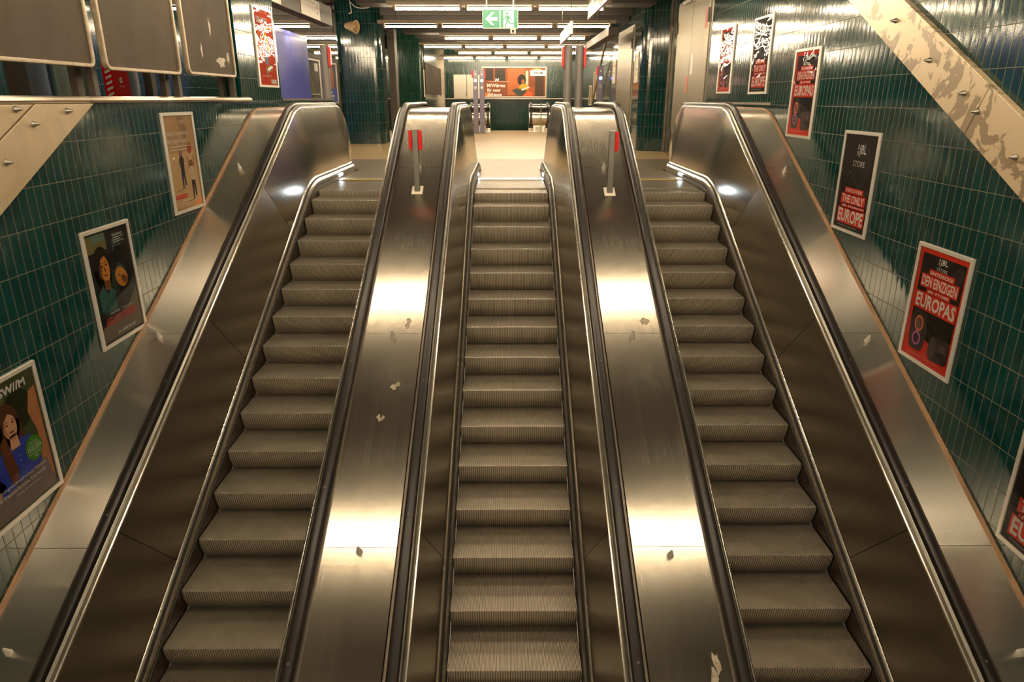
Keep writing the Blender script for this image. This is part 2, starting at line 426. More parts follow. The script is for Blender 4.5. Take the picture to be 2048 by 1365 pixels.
# right hand wall beyond the double door: recess, rounded pier, hall wall
def wall_path(name, pts, z0, z1, mat, vo, uo=0):
    mb = MB(); acc = uo
    for (xa, ya), (xb, yb) in zip(pts, pts[1:]):
        L = math.hypot(xb - xa, yb - ya)
        mb.quad([(xa, ya, z0), (xb, yb, z0), (xb, yb, z1), (xa, ya, z1)], [(acc, z0 + vo), (acc + L, z0 + vo), (acc + L, z1 + vo), (acc, z1 + vo)]); acc += L
    return tag(mb.build(name, mat, fix=False), kind='structure')
corner = [(3.10 + .22 - .22 * math.sin(math.radians(a)), 17.28 + .22 - .22 * math.cos(math.radians(a))) for a in range(0, 91, 15)]
wall_path('wall_right_hall', [(XR, 15.3), (3.70, 16.95), (3.66, 17.05)] + corner + [(3.10, 33.0)], 0, CEIL, M['tile'], VR)
wall_y('wall_back', 32.5, -9.5, 3.1, -3.2, CEIL, M['tile_rough'], VR)
wall_x('wall_left_hall', -7.6, YB - 3, 33, 0, CEIL, M['tile_rough'], 0, VL, .2, -1)
wall_x('wall_left_far', -2.95, 26.2, 32.5, 0, CEIL, M['tile_rough'], 0, VL, .2, -1)
# shaft wall under the floor edge of the opposite flights
mb = MB(); mb.box(-9.5, 3.1, 32.35, 32.5, 1.17, 1.21); tag(mb.build('trim_1', M['rail']), kind='structure')
mb = MB(); mb.box(-2.98, -2.78, 32.2, 32.5, -1, CEIL); tag(mb.build('trim_2', M['rail']), kind='structure')
mb = MB(); mb.box(XR - .015, XR, 9.6, 12.55, 1.115, 1.145); tag(mb.build('trim_3', M['rail']), kind='structure')
mb = MB(); mb.box(3.66 - .02, 3.69, 16.93, 16.96, 0, CEIL); tag(mb.build('trim_4', M['rail']), kind='structure')

# pillars
def pillar(name, x0, x1, y0, y1, r, mat, vo, label):
    mb = MB(); p = rrect(x0, x1, y0, y1, r, 5); acc = 0; n = len(p)
    for i in range(n):
        (xa, ya), (xb, yb) = p[i], p[(i + 1) % n]; L = math.hypot(xb - xa, yb - ya)
        mb.quad([(xa, ya, 0), (xb, yb, 0), (xb, yb, CEIL), (xa, ya, CEIL)], [(acc, vo), (acc + L, vo), (acc + L, CEIL + vo), (acc, CEIL + vo)]); acc += L
    o = mb.build(name, mat, fix=False, smooth=True)
    return tag(o, label, 'pillar')
pillar('tiled_pillar', -4.62, -3.42, 20.1, 21.1, .22, M['tile'], VR, 'thick teal tiled pillar with rounded corners carrying the beige horn loudspeaker')
pillar('tiled_pillar', -4.08, -2.98, 26.0, 26.9, .12, M['tile_rough'], VR, 'dark green tiled pillar farther back, behind the left deck between escalators')
mb = MB(); mb.box(-3.40, -3.24, 21.15, 21.35, 0, 3.05); mb.box(-3.24, -3.20, 21.15, 21.6, 0, 3.05)
tag(mb.build('steel_column', M['dark_post']), 'dark narrow steel column just right of the thick teal pillar', 'column')

# ------------------------------------------------------------------ escalators
def step_mesh():
    nr = 108; W = 1.012; p = W / nr
    xs = []
    for i in range(nr):
        a = -W / 2 + i * p
        xs += [(a, 0, i), (a + p * .48, 0, i), (a + p * .52, 1, i), (a + p * .98, 1, i)]
    path = [(.52, -.03, .008), (.41, -.004, .008), (.395, 0, .008), (.02, 0, .008), (.004, -.002, .007), (0, -.008, .006), (.001, -.03, .006), (.005, -.06, .006), (.013, -.095, .006), (.026, -.13, .006), (.043, -.165, .006), (.064, -.2, .006), (.082, -.225, .006)]
    V = []; F = []; MI = []; n = len(xs)
    for i, (y, z, dep) in enumerate(path):
        y0, z0, _ = path[max(0, i - 1)]; y1, z1, _ = path[min(len(path) - 1, i + 1)]
        L = math.hypot(y1 - y0, z1 - z0); ty, tz = (y1 - y0) / L, (z1 - z0) / L
        ny, nz = -tz, ty                      # path runs towards -y on top, so inward is the +90 turn
        for x, g, k in xs:
            d = dep * g
            if i >= 5 and k % 2: d = 0
            V.append((x, y + ny * d, z + nz * d))
    for i in range(len(path) - 1):
        for j in range(n - 1):
            F.append((i * n + j, i * n + j + 1, (i + 1) * n + j + 1, (i + 1) * n + j))
            k = xs[j][2]; MI.append(1 if (xs[j][1] or xs[j + 1][1]) and not (i >= 5 and k % 2) else 0)
    for s_ in (0, n - 1):                     # side cheeks
        k = len(V); V.append((xs[s_][0], .3, -.19)); V.append((xs[s_][0], .51, -.06))
        ring = [i * n + s_ for i in range(len(path))] + [k, k + 1]
        F.append(tuple(ring))
    me = bpy.data.meshes.new('step'); me.from_pydata(V, [], F); me.materials.append(M['tread']); me.materials.append(M['groove'])
    me.polygons.foreach_set('material_index', MI + [0] * (len(F) - len(MI)))
    return me
STEP = step_mesh()
def nose_z(y):
    a = math.atan(T); zf = -.012; R = 1.5; yc = (zf - L0) / T; d = R * math.tan(a / 2)
    if y < yc - d * CA: return L0 + T * y
    if y > yc + d: return zf
    cy, cz = yc + d, zf - R
    return cz + math.sqrt(max(0, R * R - (cy - y) ** 2))
NEW_Y = 12.0
def escalator(cx, phase, label, mark, root=None, ry=0, sgn=1):
    r = empty('escalator', (cx, 0, 0), 0, label, 'escalator', 'escalators side by side') if root is None else root
    y = phase
    while y < 11.0:
        o = bpy.data.objects.new('step', STEP); COL.objects.link(o); o.parent = r; o.location = (0, y, nose_z(y)); y += .4
    mb = MB(); mb.sweep([(-.514, 0), (-.514, .02), (.514, .02), (.514, 0)], flight(-.30, -.34, 1.6, YB, 11.2)); mb.build('leak_block_trough', M['black'], r, smooth=True)  # added dark trough, stops background light leaking through between the steps
    # comb and landing plate
    mb = MB()
    for i in range(54):
        x = -.5 + i * .0187; mb.box(x, x + .008, 10.98, 11.08, -.012, -.002)
    mb.box(-.515, .515, 11.05, 11.3, -.05, .003)
    cp = mb.build('comb_plate', M['comb'], r)
    if mark:
        mb = MB(); mb.box(-.5, .5, 11.03, 11.055, -.003, .006); mb.build('yellow_edge', M['yellow'], r)
    mb = MB(); mb.box(-.515, .515, 11.3, 12.72, -.05, .001); mb.build('landing_plate', M['landing'], r)
    for s in (-1, 1):
        X = lambda v: s * v
        # skirt with brush
        mb = MB(); sk = flight(-.24, -.26, 1.6, YB, 12.3); sk2 = flight(.055, .10, 1.6, YB, 12.3)
        k = 0
        for (ya, za), (yb, zb) in zip(sk, sk2): mb.v += [(X(.516), ya, za), (X(.516), yb, zb), (X(.53), yb, zb), (X(.53), ya, za)]
        for i in range(len(sk) - 1):
            for j in range(4): mb.face((i * 4 + j, i * 4 + (j + 1) % 4, (i + 1) * 4 + (j + 1) % 4, (i + 1) * 4 + j))
        mb.build('skirt_panel', M['skirt'], r, smooth=True)
        mb = MB(); mb.sweep([(X(.516), 0), (X(.508), .004), (X(.508), .018), (X(.516), .022)], flight(.012, .05, 1.6, YB, 11.1)); mb.build('skirt_brush', M['black'], r, smooth=True)
        # lower trim: small sloped moulding between skirt and panel
        mb = MB(); mb.sweep([(X(.514), 0), (X(.518), .012), (X(.560), .066), (X(.568), .072), (X(.572), .060), (X(.53), -.004)], flight(.058, .10, 1.6, YB, 12.28)); mb.build('lower_trim', M['trim'], r, smooth=True)
        mb = MB(); mb.sweep([(X(.534), .034), (X(.530), .040), (X(.546), .060), (X(.550), .054)], flight(.058, .10, 1.6, YB, 12.28)); mb.build('trim_groove', M['black'], r, smooth=True)
        # inner balustrade panels, cut by seams
        LX, UX = .566, .690
        lo = flight(.125, .165, 1.6, YB, 12.2); up = flight(.975, 1.075, 1.05, YB, NEW_Y)
        def at(path, y):
            for (ya, za), (yb, zb) in zip(path, path[1:]):
                if ya <= y <= yb: return (y, za + (zb - za) * (y - ya) / (yb - ya + 1e-9))
            return path[-1]
        cuts = [YB, .9, 2.8, 4.75, 6.7, 8.62]
        sh = .47   # seams stand square to the slope: upper end lies further down the flight
        for c0, c1 in zip(cuts, cuts[1:]):
            mb = MB(); g = .003; a0, a1 = at(lo, c0 + g), at(lo, c1 - g); b0, b1 = at(up, max(YB, c0 - sh + g)), at(up, c1 - sh - g)
            mb.quad([(X(LX), *a0), (X(LX), *a1), (X(UX), *b1), (X(UX), *b0)]); mb.build('balustrade_panel', M['panel'], r, fix=False)
        # head panel with the rounded newel
        mb = MB(); nn = 26; c1 = cuts[-1]
        end = endcurve(NEW_Y, 1.075, .46, .60, 40, 16)
        ups = [at(up, c1 - sh + .003 + (NEW_Y - (c1 - sh)) * i / nn) for i in range(nn)] + end
        los = [at(lo, c1 + .003 + (12.2 - c1) * i / nn) for i in range(nn)]
        los += [(12.2 + .05 * i / (len(end) - 1), .165 if i < len(end) * .75 else .165 - .15 * (i - len(end) * .75) / (len(end) * .25)) for i in range(len(end))]
        mid = 4
        for i in range(len(ups)):
            q = max(0, (i - nn) / len(end)); ux = UX - .10 * q
            for k in range(mid + 1):
                t = k / mid; mb.v.append((X(LX + (ux - LX) * t), los[i][0] + (ups[i][0] - los[i][0]) * t, los[i][1] + (ups[i][1] - los[i][1]) * t))
        for i in range(len(ups) - 1):
            for k in range(mid): a = i * (mid + 1) + k; mb.face((a, a + mid + 1, a + mid + 2, a + 1))
        mb.build('newel_panel', M['head'], r, smooth=True, fix=False)
        # dark backing behind the panel joints
        for c in cuts[1:]:
            mb = MB(); (ya, za), (yb, zb) = at(lo, c), at(up, c - sh)
            mb.quad([(X(LX + .004), ya - .02, za), (X(LX + .004), ya + .02, za), (X(UX + .004), yb + .02, zb), (X(UX + .004), yb - .02, zb)])
            mb.build('panel_joint', M['black'], r, fix=False)
        # bright rim on top of the panel, follows the newel
        upe = flight(.975, 1.075, 1.05, YB, 0, end)
        mb = MB(); mb.sweep([(X(.688 + .013 * math.cos(t)), .004 + .013 * math.sin(t)) for t in [2 * PI * i / 8 for i in range(8)]], upe); mb.build('rim_moulding', M['trim'], r, smooth=True)
        # guide profile under the handrail
        mb = MB(); mb.sweep([(X(.698), -.01), (X(.700), .028), (X(.712), .040), (X(.714), .030), (X(.722), .034), (X(.724), -.01)], flight(.985, 1.075, 1.05, YB, 0, endcurve(NEW_Y, 1.075, .46, .60, 25, 14))); mb.build('handrail_guide', M['post_steel'], r, smooth=True)
        mb = MB(); mb.sweep([(X(.69), -.03), (X(.69), .0), (X(.83), .0), (X(.83), -.03)], flight(.985, 1.075, 1.05, YB, 0, endcurve(NEW_Y, 1.075, .46, .59, 40, 14))); mb.build('handrail_channel', M['skirt'], r, smooth=True)
        # handrail
        hp = flight(1.035, 1.115, 1.0, YB, 0, endcurve(NEW_Y, 1.115, .46, .65, 18, 16))
        prof = [(X(.727), -.012), (X(.724), .006), (X(.731), .024), (X(.745), .032), (X(.785), .032), (X(.797), .024), (X(.804), .006), (X(.801), -.012)]
        mb = MB(); mb.sweep(prof, hp); mb.build('handrail', M['rubber'], r, smooth=True)
        for q in range(8):
            ym = 8.9 - q * 1.12 + .1 * s; zm = L0 + 1.035 + T * ym + .032 / CA
            mb = MB(); mb.lathe((X(.765), ym, zm - .001), (0, -SA, CA), [(0, .010), (.0016, .010)], 12); mb.build('handrail_mark', M['mark'], r)
        # little light in the skirt at the landing
        mb = MB(); mb.box(min(X(.505), X(.515)), max(X(.505), X(.515)), 11.12, 11.34, .045, .078); mb.build('skirt_light', M['led'], r, bevel=.003)
    return r
escalator(CX[0], 8.869 + .150 - .4 * 23, 'left escalator of the three, beside the wall with the film and job posters', True)
escalator(CX[1], 8.869 - .4 * 23, 'middle escalator of the three, between the two brushed steel decks', False)
escalator(CX[2], 8.869 + .010 - .4 * 23, 'right escalator of the three, beside the wall with red and black posters', True)

# ------------------------------------------------------------------ decks
DEND = endcurve(NEW_Y, 1.06, .45, .59, 48, 16)
def deck_path(): return flight(1.02, 1.06, 1.05, YB, 0, DEND)
def cutpath(path, y0, y1):
    out = []
    for (ya, za), (yb, zb) in zip(path, path[1:]):
        for q in (y0, y1):
            pass
        if ya <= y0 < yb: out.append((y0, za + (zb - za) * (y0 - ya) / (yb - ya)))
        if y0 < yb < y1 : out.append((yb, zb))
        if ya < y1 <= yb: out.append((y1, za + (zb - za) * (y1 - ya) / (yb - ya)))
    return out
def deck(x0, x1, studs, label, mat, strip=None):
    r = empty('escalator_deck', ((x0 + x1) / 2, 0, 0), 0, label, 'deck', 'brushed steel decks beside the escalators')
    c = (x0 + x1) / 2; hw = (x1 - x0) / 2; path = deck_path()
    cuts = [YB, 1.9, 4.13, 5.99, 8.42]
    for a, b in zip(cuts, cuts[1:]):
        mb = MB(); mb.sweep([(-hw, -.02), (-hw, 0), (hw, 0), (hw, -.02)], cutpath(path, a + .0015, b - .0015)); mb.build('deck_plate', mat, r, smooth=True)
    i0 = [p for p in path if p[0] > 8.42 + 1e-3]
    # keep the order of the path past the curve
    tail = [(8.4215, L0 + 1.02 + T * 8.4215)] + [p for i, p in enumerate(path) if i > 0 and (p[0] > 8.4215)]
    mb = MB(); mb.sweep([(-hw, -.02), (-hw, 0), (hw, 0), (hw, -.02)], tail); mb.build('deck_plate', mat, r, smooth=True)
    mb = MB(); mb.sweep([(-hw, -.05), (-hw, -.03), (hw, -.03), (hw, -.05)], flight(1.02, 1.06, 1.05, YB, 0, endcurve(NEW_Y, 1.06, .45, .59, 30, 12))); mb.build('deck_underside', M['black'], r, smooth=True)
    for y in studs:
        z = L0 + 1.02 + T * y
        mb = MB(); mb.lathe((0, y, z - .004), (0, -SA, CA), [(0, .024), (.012, .024), (.018, .021), (.075, .0075), (.083, .003)], 14)
        mb.build('stud', M['alu'], r, smooth=True)
    if strip:
        mb = MB(); s = strip; mb.sweep([(s * hw, -.02), (s * hw, .022), (s * (hw - .022), .018), (s * (hw - .024), -.02)], flight(1.02, 1.06, 1.05, YB, 12.0)); mb.build('edge_strip', M['brown'], r, smooth=True)
    return r
hw_in = .832
dk1 = deck(CX[0] + hw_in, CX[1] - hw_in, [8.40, 5.955, 4.10, 1.9], 'brushed steel deck between left and middle escalators, carrying the post with two red caps', M['deck'])
dk2 = deck(CX[1] + hw_in, CX[2] - hw_in, [8.40, 5.95, 4.07, 1.9], 'brushed steel deck between middle and right escalators, carrying the post with one red cap', M['deck'])
dk0 = deck(XL + .002, CX[0] - hw_in, [8.40, 5.958, 3.50], 'brushed steel deck along the left tiled wall, with brown edge strip', M['side'], -1)
dk3 = deck(CX[2] + hw_in, XR - .002, [8.33, 5.90, 3.478], 'brushed steel deck along the right tiled wall, with brown edge strip', M['side'], 1)

# scuffs on the decks (dried sticker residue)
def scuff(x, y, w_, l_, label, seed, parent):
    rnd = random.Random(seed); mb = MB()
    for q in range(3):
        cx_, cy_ = rnd.uniform(-w_, w_) * .5, rnd.uniform(-l_, l_) * .5; pts = []
        n = 11
        for i in range(n):
            t = 2 * PI * i / n; rr = rnd.uniform(.35, 1)
            px, py = cx_ + w_ * .45 * rr * math.cos(t), cy_ + l_ * .4 * rr * math.sin(t)
            yy = y + py * CA; pts.append((x + px - parent.location.x, yy - SA * .0012, L0 + 1.02 + T * yy + .0012 + q * .0003))
        k = len(mb.v); mb.v += pts; mb.face(tuple(range(k, k + n)))
    mb.build('sticker_residue', M['scuff'], parent, fix=False)
M['scuff'] = patchy('grey_residue', S(128, 118, 100), S(172, 162, 142), .5, .3, 14, .35, .65)
scuff(-.90, 6.10, .07, .12, '', 1, dk1); scuff(-.98, 5.42, .08, .08, '', 2, dk1); scuff(-1.04, 5.12, .05, .08, '', 5, dk1); scuff(1.26, 6.12, .07, .12, '', 3, dk2); scuff(1.30, 3.40, .07, .22, '', 4, dk2)

# ------------------------------------------------------------------ posts standing on decks
def deck_post(x, y, caps, label):
    z = L0 + 1.02 + T * y; r = empty('marker_post', (x, y, z), 0, label, 'post')
    mb = MB(); mb.box(-.031, .031, -.031, .031, -.03, .66); mb.build('post_shaft', M['post_steel'], r, bevel=.003)
    mb = MB(); mb.box(-.034, .034, -.034, .034, .66, .668); mb.build('post_cap', M['offwhite'], r)
    mb = MB()
    mb.sweep([(-.062, .0), (-.062, .004), (.062, .004), (.062, .0)], [(-.07, -.07 * T), (.07, .07 * T)]); o = mb.build('base_plate', M['offwhite'], r)
    for s in caps:
        mb = MB(); x0, x1 = sorted((s * .034, s * .072))
        mb.prism([(x0, .655), (x1, .655), (x1 + (.004 if s > 0 else 0), .47), (x1 - (.008 if s > 0 else 0), .44), (x0 + (.012 if s < 0 else .0), .44), (x0, .5)] if s > 0 else [(x0, .655), (x1, .655), (x1, .5), (x1 - .012, .44), (x0 + .008, .44), (x0 - .0, .47)], -.026, .026)
        mb.build('red_cap', M['red'], r, bevel=.003)
    return r
deck_post(-1.033, 8.0, (-1, 1), 'short grey post with red caps on both sides, standing on the left deck')
deck_post(1.150, 7.97, (1,), 'short grey post with one red cap, standing on the right deck')

# ------------------------------------------------------------------ inclined wall claddings
def clad(side, y0, y1, zlow0, ylow0, vh, mat, label, joints, studs, gap=0):
    x = XR if side > 0 else XL; th = .055
    def zl(y): return zlow0 + T * (y - ylow0)
    r = empty('wall_cladding', (x, 0, 0), 0, label, 'cladding')
    ys = [y0] + joints + [y1]
    for a, b in zip(ys, ys[1:]):
        a += .003; b -= .003
        a2 = min(zl(a) + vh, 9); mb = MB()
        x0_, x1_ = (-th, 0) if side > 0 else (0, th)
        sk = vh * SA * CA   # joints stand square to the slope
        poly = [(a, zl(a)), (b, zl(b)), (b - sk, zl(b - sk) + vh), (a - sk, zl(a - sk) + vh)]
        if side < 0: poly = [(p, min(q, 1.163)) for p, q in poly] if zl(a) < 1.16 else poly
        mb.prismx(poly, x0_, x1_); mb.build('cladding_sheet', mat, r, bevel=.004)
    for (y, f) in studs:
        z = zl(y) + vh * f; s = -1 if side > 0 else 1
        mb = MB(); mb.lathe((s * th, y, z), (s, 0, 0), [(0, .022), (.008, .022), (.014, .018), (.05, .006), (.055, .002)], 12); mb.build('stud', M['post_steel'], r, smooth=True)
    return r
clad(1, -1.5, 8.6, 2.127, 7.626, .43, M['peel_steel'], 'slanting cream cladding strip with peeled patches high on the right wall', [1.5, 5.35], [(7.35, .6), (6.62, .55), (5.98, .5), (5.45, .55), (5.25, .5), (4.75, .45)])
# left cladding: clipped under the parapet rail
r = empty('wall_cladding', (XL, 0, 0), 0, 'slanting cream cladding strip under the rail on the left wall', 'cladding')
def zl(y): return 1.169 + T * (y - 5.887)
mb = MB(); vh = .375
mb.prismx([(-1.5, zl(-1.5)), (5.878, 1.16), (5.878 - vh / T, 1.16), (-1.5, zl(-1.5) + vh)], 0, .05); mb.build('cladding_sheet', M['cream_steel'], r, bevel=.003)
mb = MB(); mb.prismx([(-1.5, zl(-1.5) + vh + .012), (5.878 - vh / T - .025, 1.16), (3.9, 1.16), (-1.5, zl(-1.5) + .9)], 0, .046); mb.build('cladding_sheet', M['cream_steel'], r, bevel=.003)
for y, z in ((5.50, 1.11), (5.08, 1.03), (4.72, .80), (4.93, 1.13)):
    mb = MB(); mb.lathe((.048, y, z), (1, 0, 0), [(0, .022), (.008, .022), (.014, .018), (.05, .006), (.055, .002)], 12); mb.build('stud', M['post_steel'], r, smooth=True)

# ------------------------------------------------------------------ left parapet: rail, posts, boards
mb = MB(); mb.sweep([(-.16 + .0, -.0), (-.16, .03), (-.13, .052), (.0, .052), (.035, .04), (.045, .02), (.035, .0)], [(YB - 3, 0), (9.55, 0)])
o = mb.build('parapet_rail', M['rail'], smooth=True); o.location = (XL, 0, 1.166); tag(o, 'worn rounded steel rail capping the left tiled parapet', 'rail')
mb = MB(); mb.box(XL - .27, XL + .01, 10.95, 14.2, 1.166, 1.20)
tag(mb.build('parapet_capping', M['dark_post']), 'dark flat capping on the parapet between the orange-red poster pier and a grey column', 'rail')
for y, lab in ((6.13, 'first dark upright post on the left rail, between the first two boards'), (7.69, 'second dark upright post on the left rail, between second and third boards'), (9.22, 'third dark upright post on the left rail, beside the tiled pier')):
    mb = MB(); mb.box(-.03, .03, -.035, .035, 0, CEIL - 1.218); mb.box(-.16, -.10, -.05, .05, 0, CEIL - 1.218)
    o = mb.build('upright_post', M['dark_post'], bevel=.004); o.location = (XL - .07, y, 1.218); tag(o, lab, 'post', 'upright posts on the left rail')
def board(y0, y1, zb, label):
    r = empty('hanging_board', (XL + .01, (y0 + y1) / 2, zb), 0, label, 'board', 'dark boards over the left rail')
    h = 1.45; w2 = (y1 - y0) / 2; mb = MB(); mb.prismx([(y, z) for y, z in rrect(-w2 + .02, w2 - .02, .02, h - .02, .05, 5)], -.012, .012); mb.build('board_sheet', M['board'], r)
    out = rrect(-w2, w2, 0, h, .07, 6); inn = rrect(-w2 + .028, w2 - .028, .028, h - .028, .045, 6); mb = MB(); n = len(out)
    for x in (-.022, .03): mb.v += [(x, y, z) for y, z in out] + [(x, y, z) for y, z in inn]
    for i in range(n):
        j = (i + 1) % n
        mb.face((i, j, n + j, n + i)); mb.face((2 * n + i, 3 * n + i, 3 * n + j, 2 * n + j)); mb.face((i, 2 * n + i, 2 * n + j, j)); mb.face((n + i, n + j, 3 * n + j, 3 * n + i))
    mb.build('board_frame', M['board_edge'], r, bevel=.006)
    return r
board(4.55, 6.04, 1.435, 'nearest dark brown board above the left rail, cut by the picture edge')
board(6.20, 7.60, 1.425, 'middle dark brown board above the left rail, over the red striped cabinet')
board(7.78, 9.12, 1.440, 'third dark board above the left rail, with pale torn patches, beside the pier')
# pale patches on third board
mb = MB()
for cx_, cz_, w_, h_, sd in ((8.72, 1.60, .17, .07, 1), (8.50, 1.95, .03, .12, 2), (8.2, 1.70, .03, .09, 3), (8.95, 1.66, .05, .1, 4)):
    rnd = random.Random(sd); pts = []
    for i in range(14):
        t = 2 * PI * i / 14; q = rnd.uniform(.5, 1); pts.append((.0128, cy := cx_ - 8.45 + w_ * q * math.cos(t), cz_ - 1.44 + h_ * q * math.sin(t)))
    k = len(mb.v); mb.v += pts; mb.face(tuple(range(k, k + 14)))
o = mb.build('torn_patch', M['scuff'], [x for x in bpy.data.objects if x.get('label', '').startswith('third dark board')][0], fix=False)

# things in the hall behind the parapet
mb = MB(); mb.box(0, .03, 0, 1.2, 0, 2.3); mb.box(-.02, .05, -.04, 0.0, 0, 2.35); o = mb.build('partition_panel', M['bluegrey']); o.location = (-4.75, 7.22, 0); tag(o, 'blue grey partition panel seen under the nearest board', 'panel')
mb = MB(); mb.box(0, .03, 0, .62, 0, 2.3); o = mb.build('partition_panel', M['greengrey']); o.location = (-4.68, 7.62, 0); tag(o, 'dull green partition panel just left of the red striped cabinet', 'panel')
mb = MB(); mb.box(0, .03, 0, .72, 0, 2.3); o = mb.build('partition_panel', M['bluegrey']); o.location = (-4.85, 8.95, 0); tag(o, 'blue grey partition panel just right of the red striped cabinet', 'panel')
mb = MB(); mb.box(0, .12, 0, .14, 0, 2.3); o = mb.build('partition_post', M['dark_post']); o.location = (-4.75, 7.02, 0); tag(o, 'narrow brown partition post under the nearest board', 'post')
mb = MB(); mb.box(0, .1, 0, .12, 0, 2.3); o = mb.build('partition_post', M['dark_post']); o.location = (-4.75, 9.66, 0); tag(o, 'narrow dark partition post under the middle board, right of the cabinet', 'post')
mb = MB(); mb.box(0, .3, 0, 2.3, 0, 2.4); o = mb.build('dark_booth', M['black']); o.location = (-5.1, 4.4, 0); tag(o, 'black booth side seen under the nearest board at the picture edge', 'booth')
r = empty('emergency_cabinet', (-4.63, 8.48, 0), 0, 'bright red emergency cabinet with white striped side behind the left rail', 'cabinet')
mb = MB(); mb.box(0, .11, .0, .36, 0, 1.62); mb.build('cabinet_body', M['cabinet_red'], r, bevel=.008)
mb = MB()
for i in range(9):
    z = 1.56 - i * .062; k = len(mb.v); mb.v += [(.03, -.0015, z - .034), (.10, -.0015, z - .004), (.10, -.0015, z + .026), (.03, -.0015, z - .004)]; mb.face((k, k + 1, k + 2, k + 3))
mb.build('warning_stripe', M['white'], r, fix=False)
mb = MB(); k = 0; mb.v += [(.1115, .17 + .032 * math.cos(2 * PI * i / 18), 1.40 + .032 * math.sin(2 * PI * i / 18)) for i in range(18)]; mb.face(tuple(range(18))); mb.build('round_label', M['white'], r, fix=False)
mb = MB(); mb.v += [(.1125, .17 + .014 * math.cos(2 * PI * i / 8), 1.40 + .016 * math.sin(2 * PI * i / 8)) for i in range(8)]; mb.face(tuple(range(8))); mb.build('green_mark', C(30, 110, 60), r, fix=False)
mb = MB(); add_text(mb, 'Notruf', -.05, .05, 1.325, 1.342, 0); mb.v = [(.1115, .17 + x, z) for x, y, z in mb.v]; mb.build('lettering', M['white'], r, fix=False)

# blue hoarding
r = empty('blue_hoarding', (-5.2, 14.2, 0), 0, 'tall blue hoarding behind the pier with the orange-red poster', 'hoarding')
for a, b in ((0, 3.72), (3.73, 5.2)):
    mb = MB(); mb.box(-.06, 0, a, b, 0, 2.62); mb.build('hoarding_panel', M['blue'], r, bevel=.003)
mb = MB(); mb.box(-1.6, 0, 5.2, 5.26, 0, 2.62); mb.build('end_panel', M['blue'], r)
mb = MB(); mb.box(-.08, .012, 0, 5.26, 2.62, 2.70); mb.build('top_rail', M['blue'], r)

# ------------------------------------------------------------------ posters
def poster_root(x, y, zb, rz, label, group=None, name='framed_poster'):
    return empty(name, (x, y, zb), rz, label, 'poster', group)
def frame_parts(r, w_, h_, fw=.034, fd=.022, sheetmat=None, film=True, fmat=None):
    out = [(-w_ / 2, 0), (w_ / 2, 0), (w_ / 2, h_), (-w_ / 2, h_)]; inn = [(-w_ / 2 + fw, fw), (w_ / 2 - fw, fw), (w_ / 2 - fw, h_ - fw), (-w_ / 2 + fw, h_ - fw)]
    mb = MB()
    rings = [(out, -.002), (out, -fd * .6), ([(x * .992, h_ / 2 + (z - h_ / 2) * .993) for x, z in out], -fd), ([(x * 1.01, h_ / 2 + (z - h_ / 2) * 1.008) for x, z in inn], -fd), (inn, -.006)]
    for pl, y in rings: mb.v += [(x, y, z) for x, z in pl]
    for q in range(len(rings) - 1):
        for i in range(4): j = (i + 1) % 4; mb.face((q * 4 + i, q * 4 + j, (q + 1) * 4 + j, (q + 1) * 4 + i))
    mb.build('poster_frame', fmat or M['alu'], r)
    mb = MB(); mb.box(-w_ / 2 + .01, w_ / 2 - .01, -.005, -.001, .01, h_ - .01); mb.build('poster_sheet', sheetmat or M['offwhite'], r)
    if film:
        mb = MB(); nx, nz = 2, 2; mb.quad([(-w_ / 2 + fw, -.0155, fw), (w_ / 2 - fw, -.0155, fw), (w_ / 2 - fw, -.0155, h_ - fw), (-w_ / 2 + fw, -.0155, h_ - fw)]); mb.build('clear_cover', M['film'], r, fix=False)
def art(r, name, mat, layer, polys=(), texts=()):
    y = -.0056 - layer * .0006; mb = MB()
    for p in polys: flat(mb, p, y)
    for t_ in texts:
        add_text(mb, t_[0], t_[1], t_[2], t_[3], t_[4], y, *(t_[5:] if len(t_) > 5 else ()))
    return mb.build(name, mat, r, fix=False)
def rect(x0, x1, z0, z1): return [(x0, z0), (x1, z0), (x1, z1), (x0, z1)]
PW, PH = .715, .99
def store_en(y, zb, label, w_=PW):
    r = poster_root(XR, y, zb, -PI / 2, label, 'shop advertising posters on the right wall'); frame_parts(r, w_, PH, sheetmat=C(36, 32, 30))
    ring = [(ell(.05, .70, .15, .20)), ]
    art(r, 'soft_shape', C(58, 53, 49), 1, [ell(.05, .68, .17, .21)]); art(r, 'soft_shape', C(38, 34, 32), 2, [ell(.045, .675, .155, .193)]); art(r, 'soft_shape', C(56, 50, 47), 3, [ell(.03, .60, .09, .11)]); art(r, 'soft_shape', C(36, 32, 30), 4, [ell(.03, .60, .082, .10)])
    art(r, 'red_block', M['redprint'], 5, [rect(-.19, .19, .375, .415 + .03), rect(-.25, .25, .275, .385), rect(-.22, .26, .235, .285), rect(-.28, .28, .085, .245)])
    art(r, 'lettering', M['white'], 6, [rect(-.25, .16, .060, .063)], [
        ('!JBL', -.05, .12, .75, .865, .015), ('STORE', -.11, .13, .655, .71, .0), ('DISCOVER', -.17, .17, .400, .432, .02), ('THE ONLY', -.225, .225, .292, .375, .022),
        ('JBL STORE IN', -.20, .24, .248, .275, .02), ('EUROPE', -.26, .26, .100, .232, .03)])
    return r
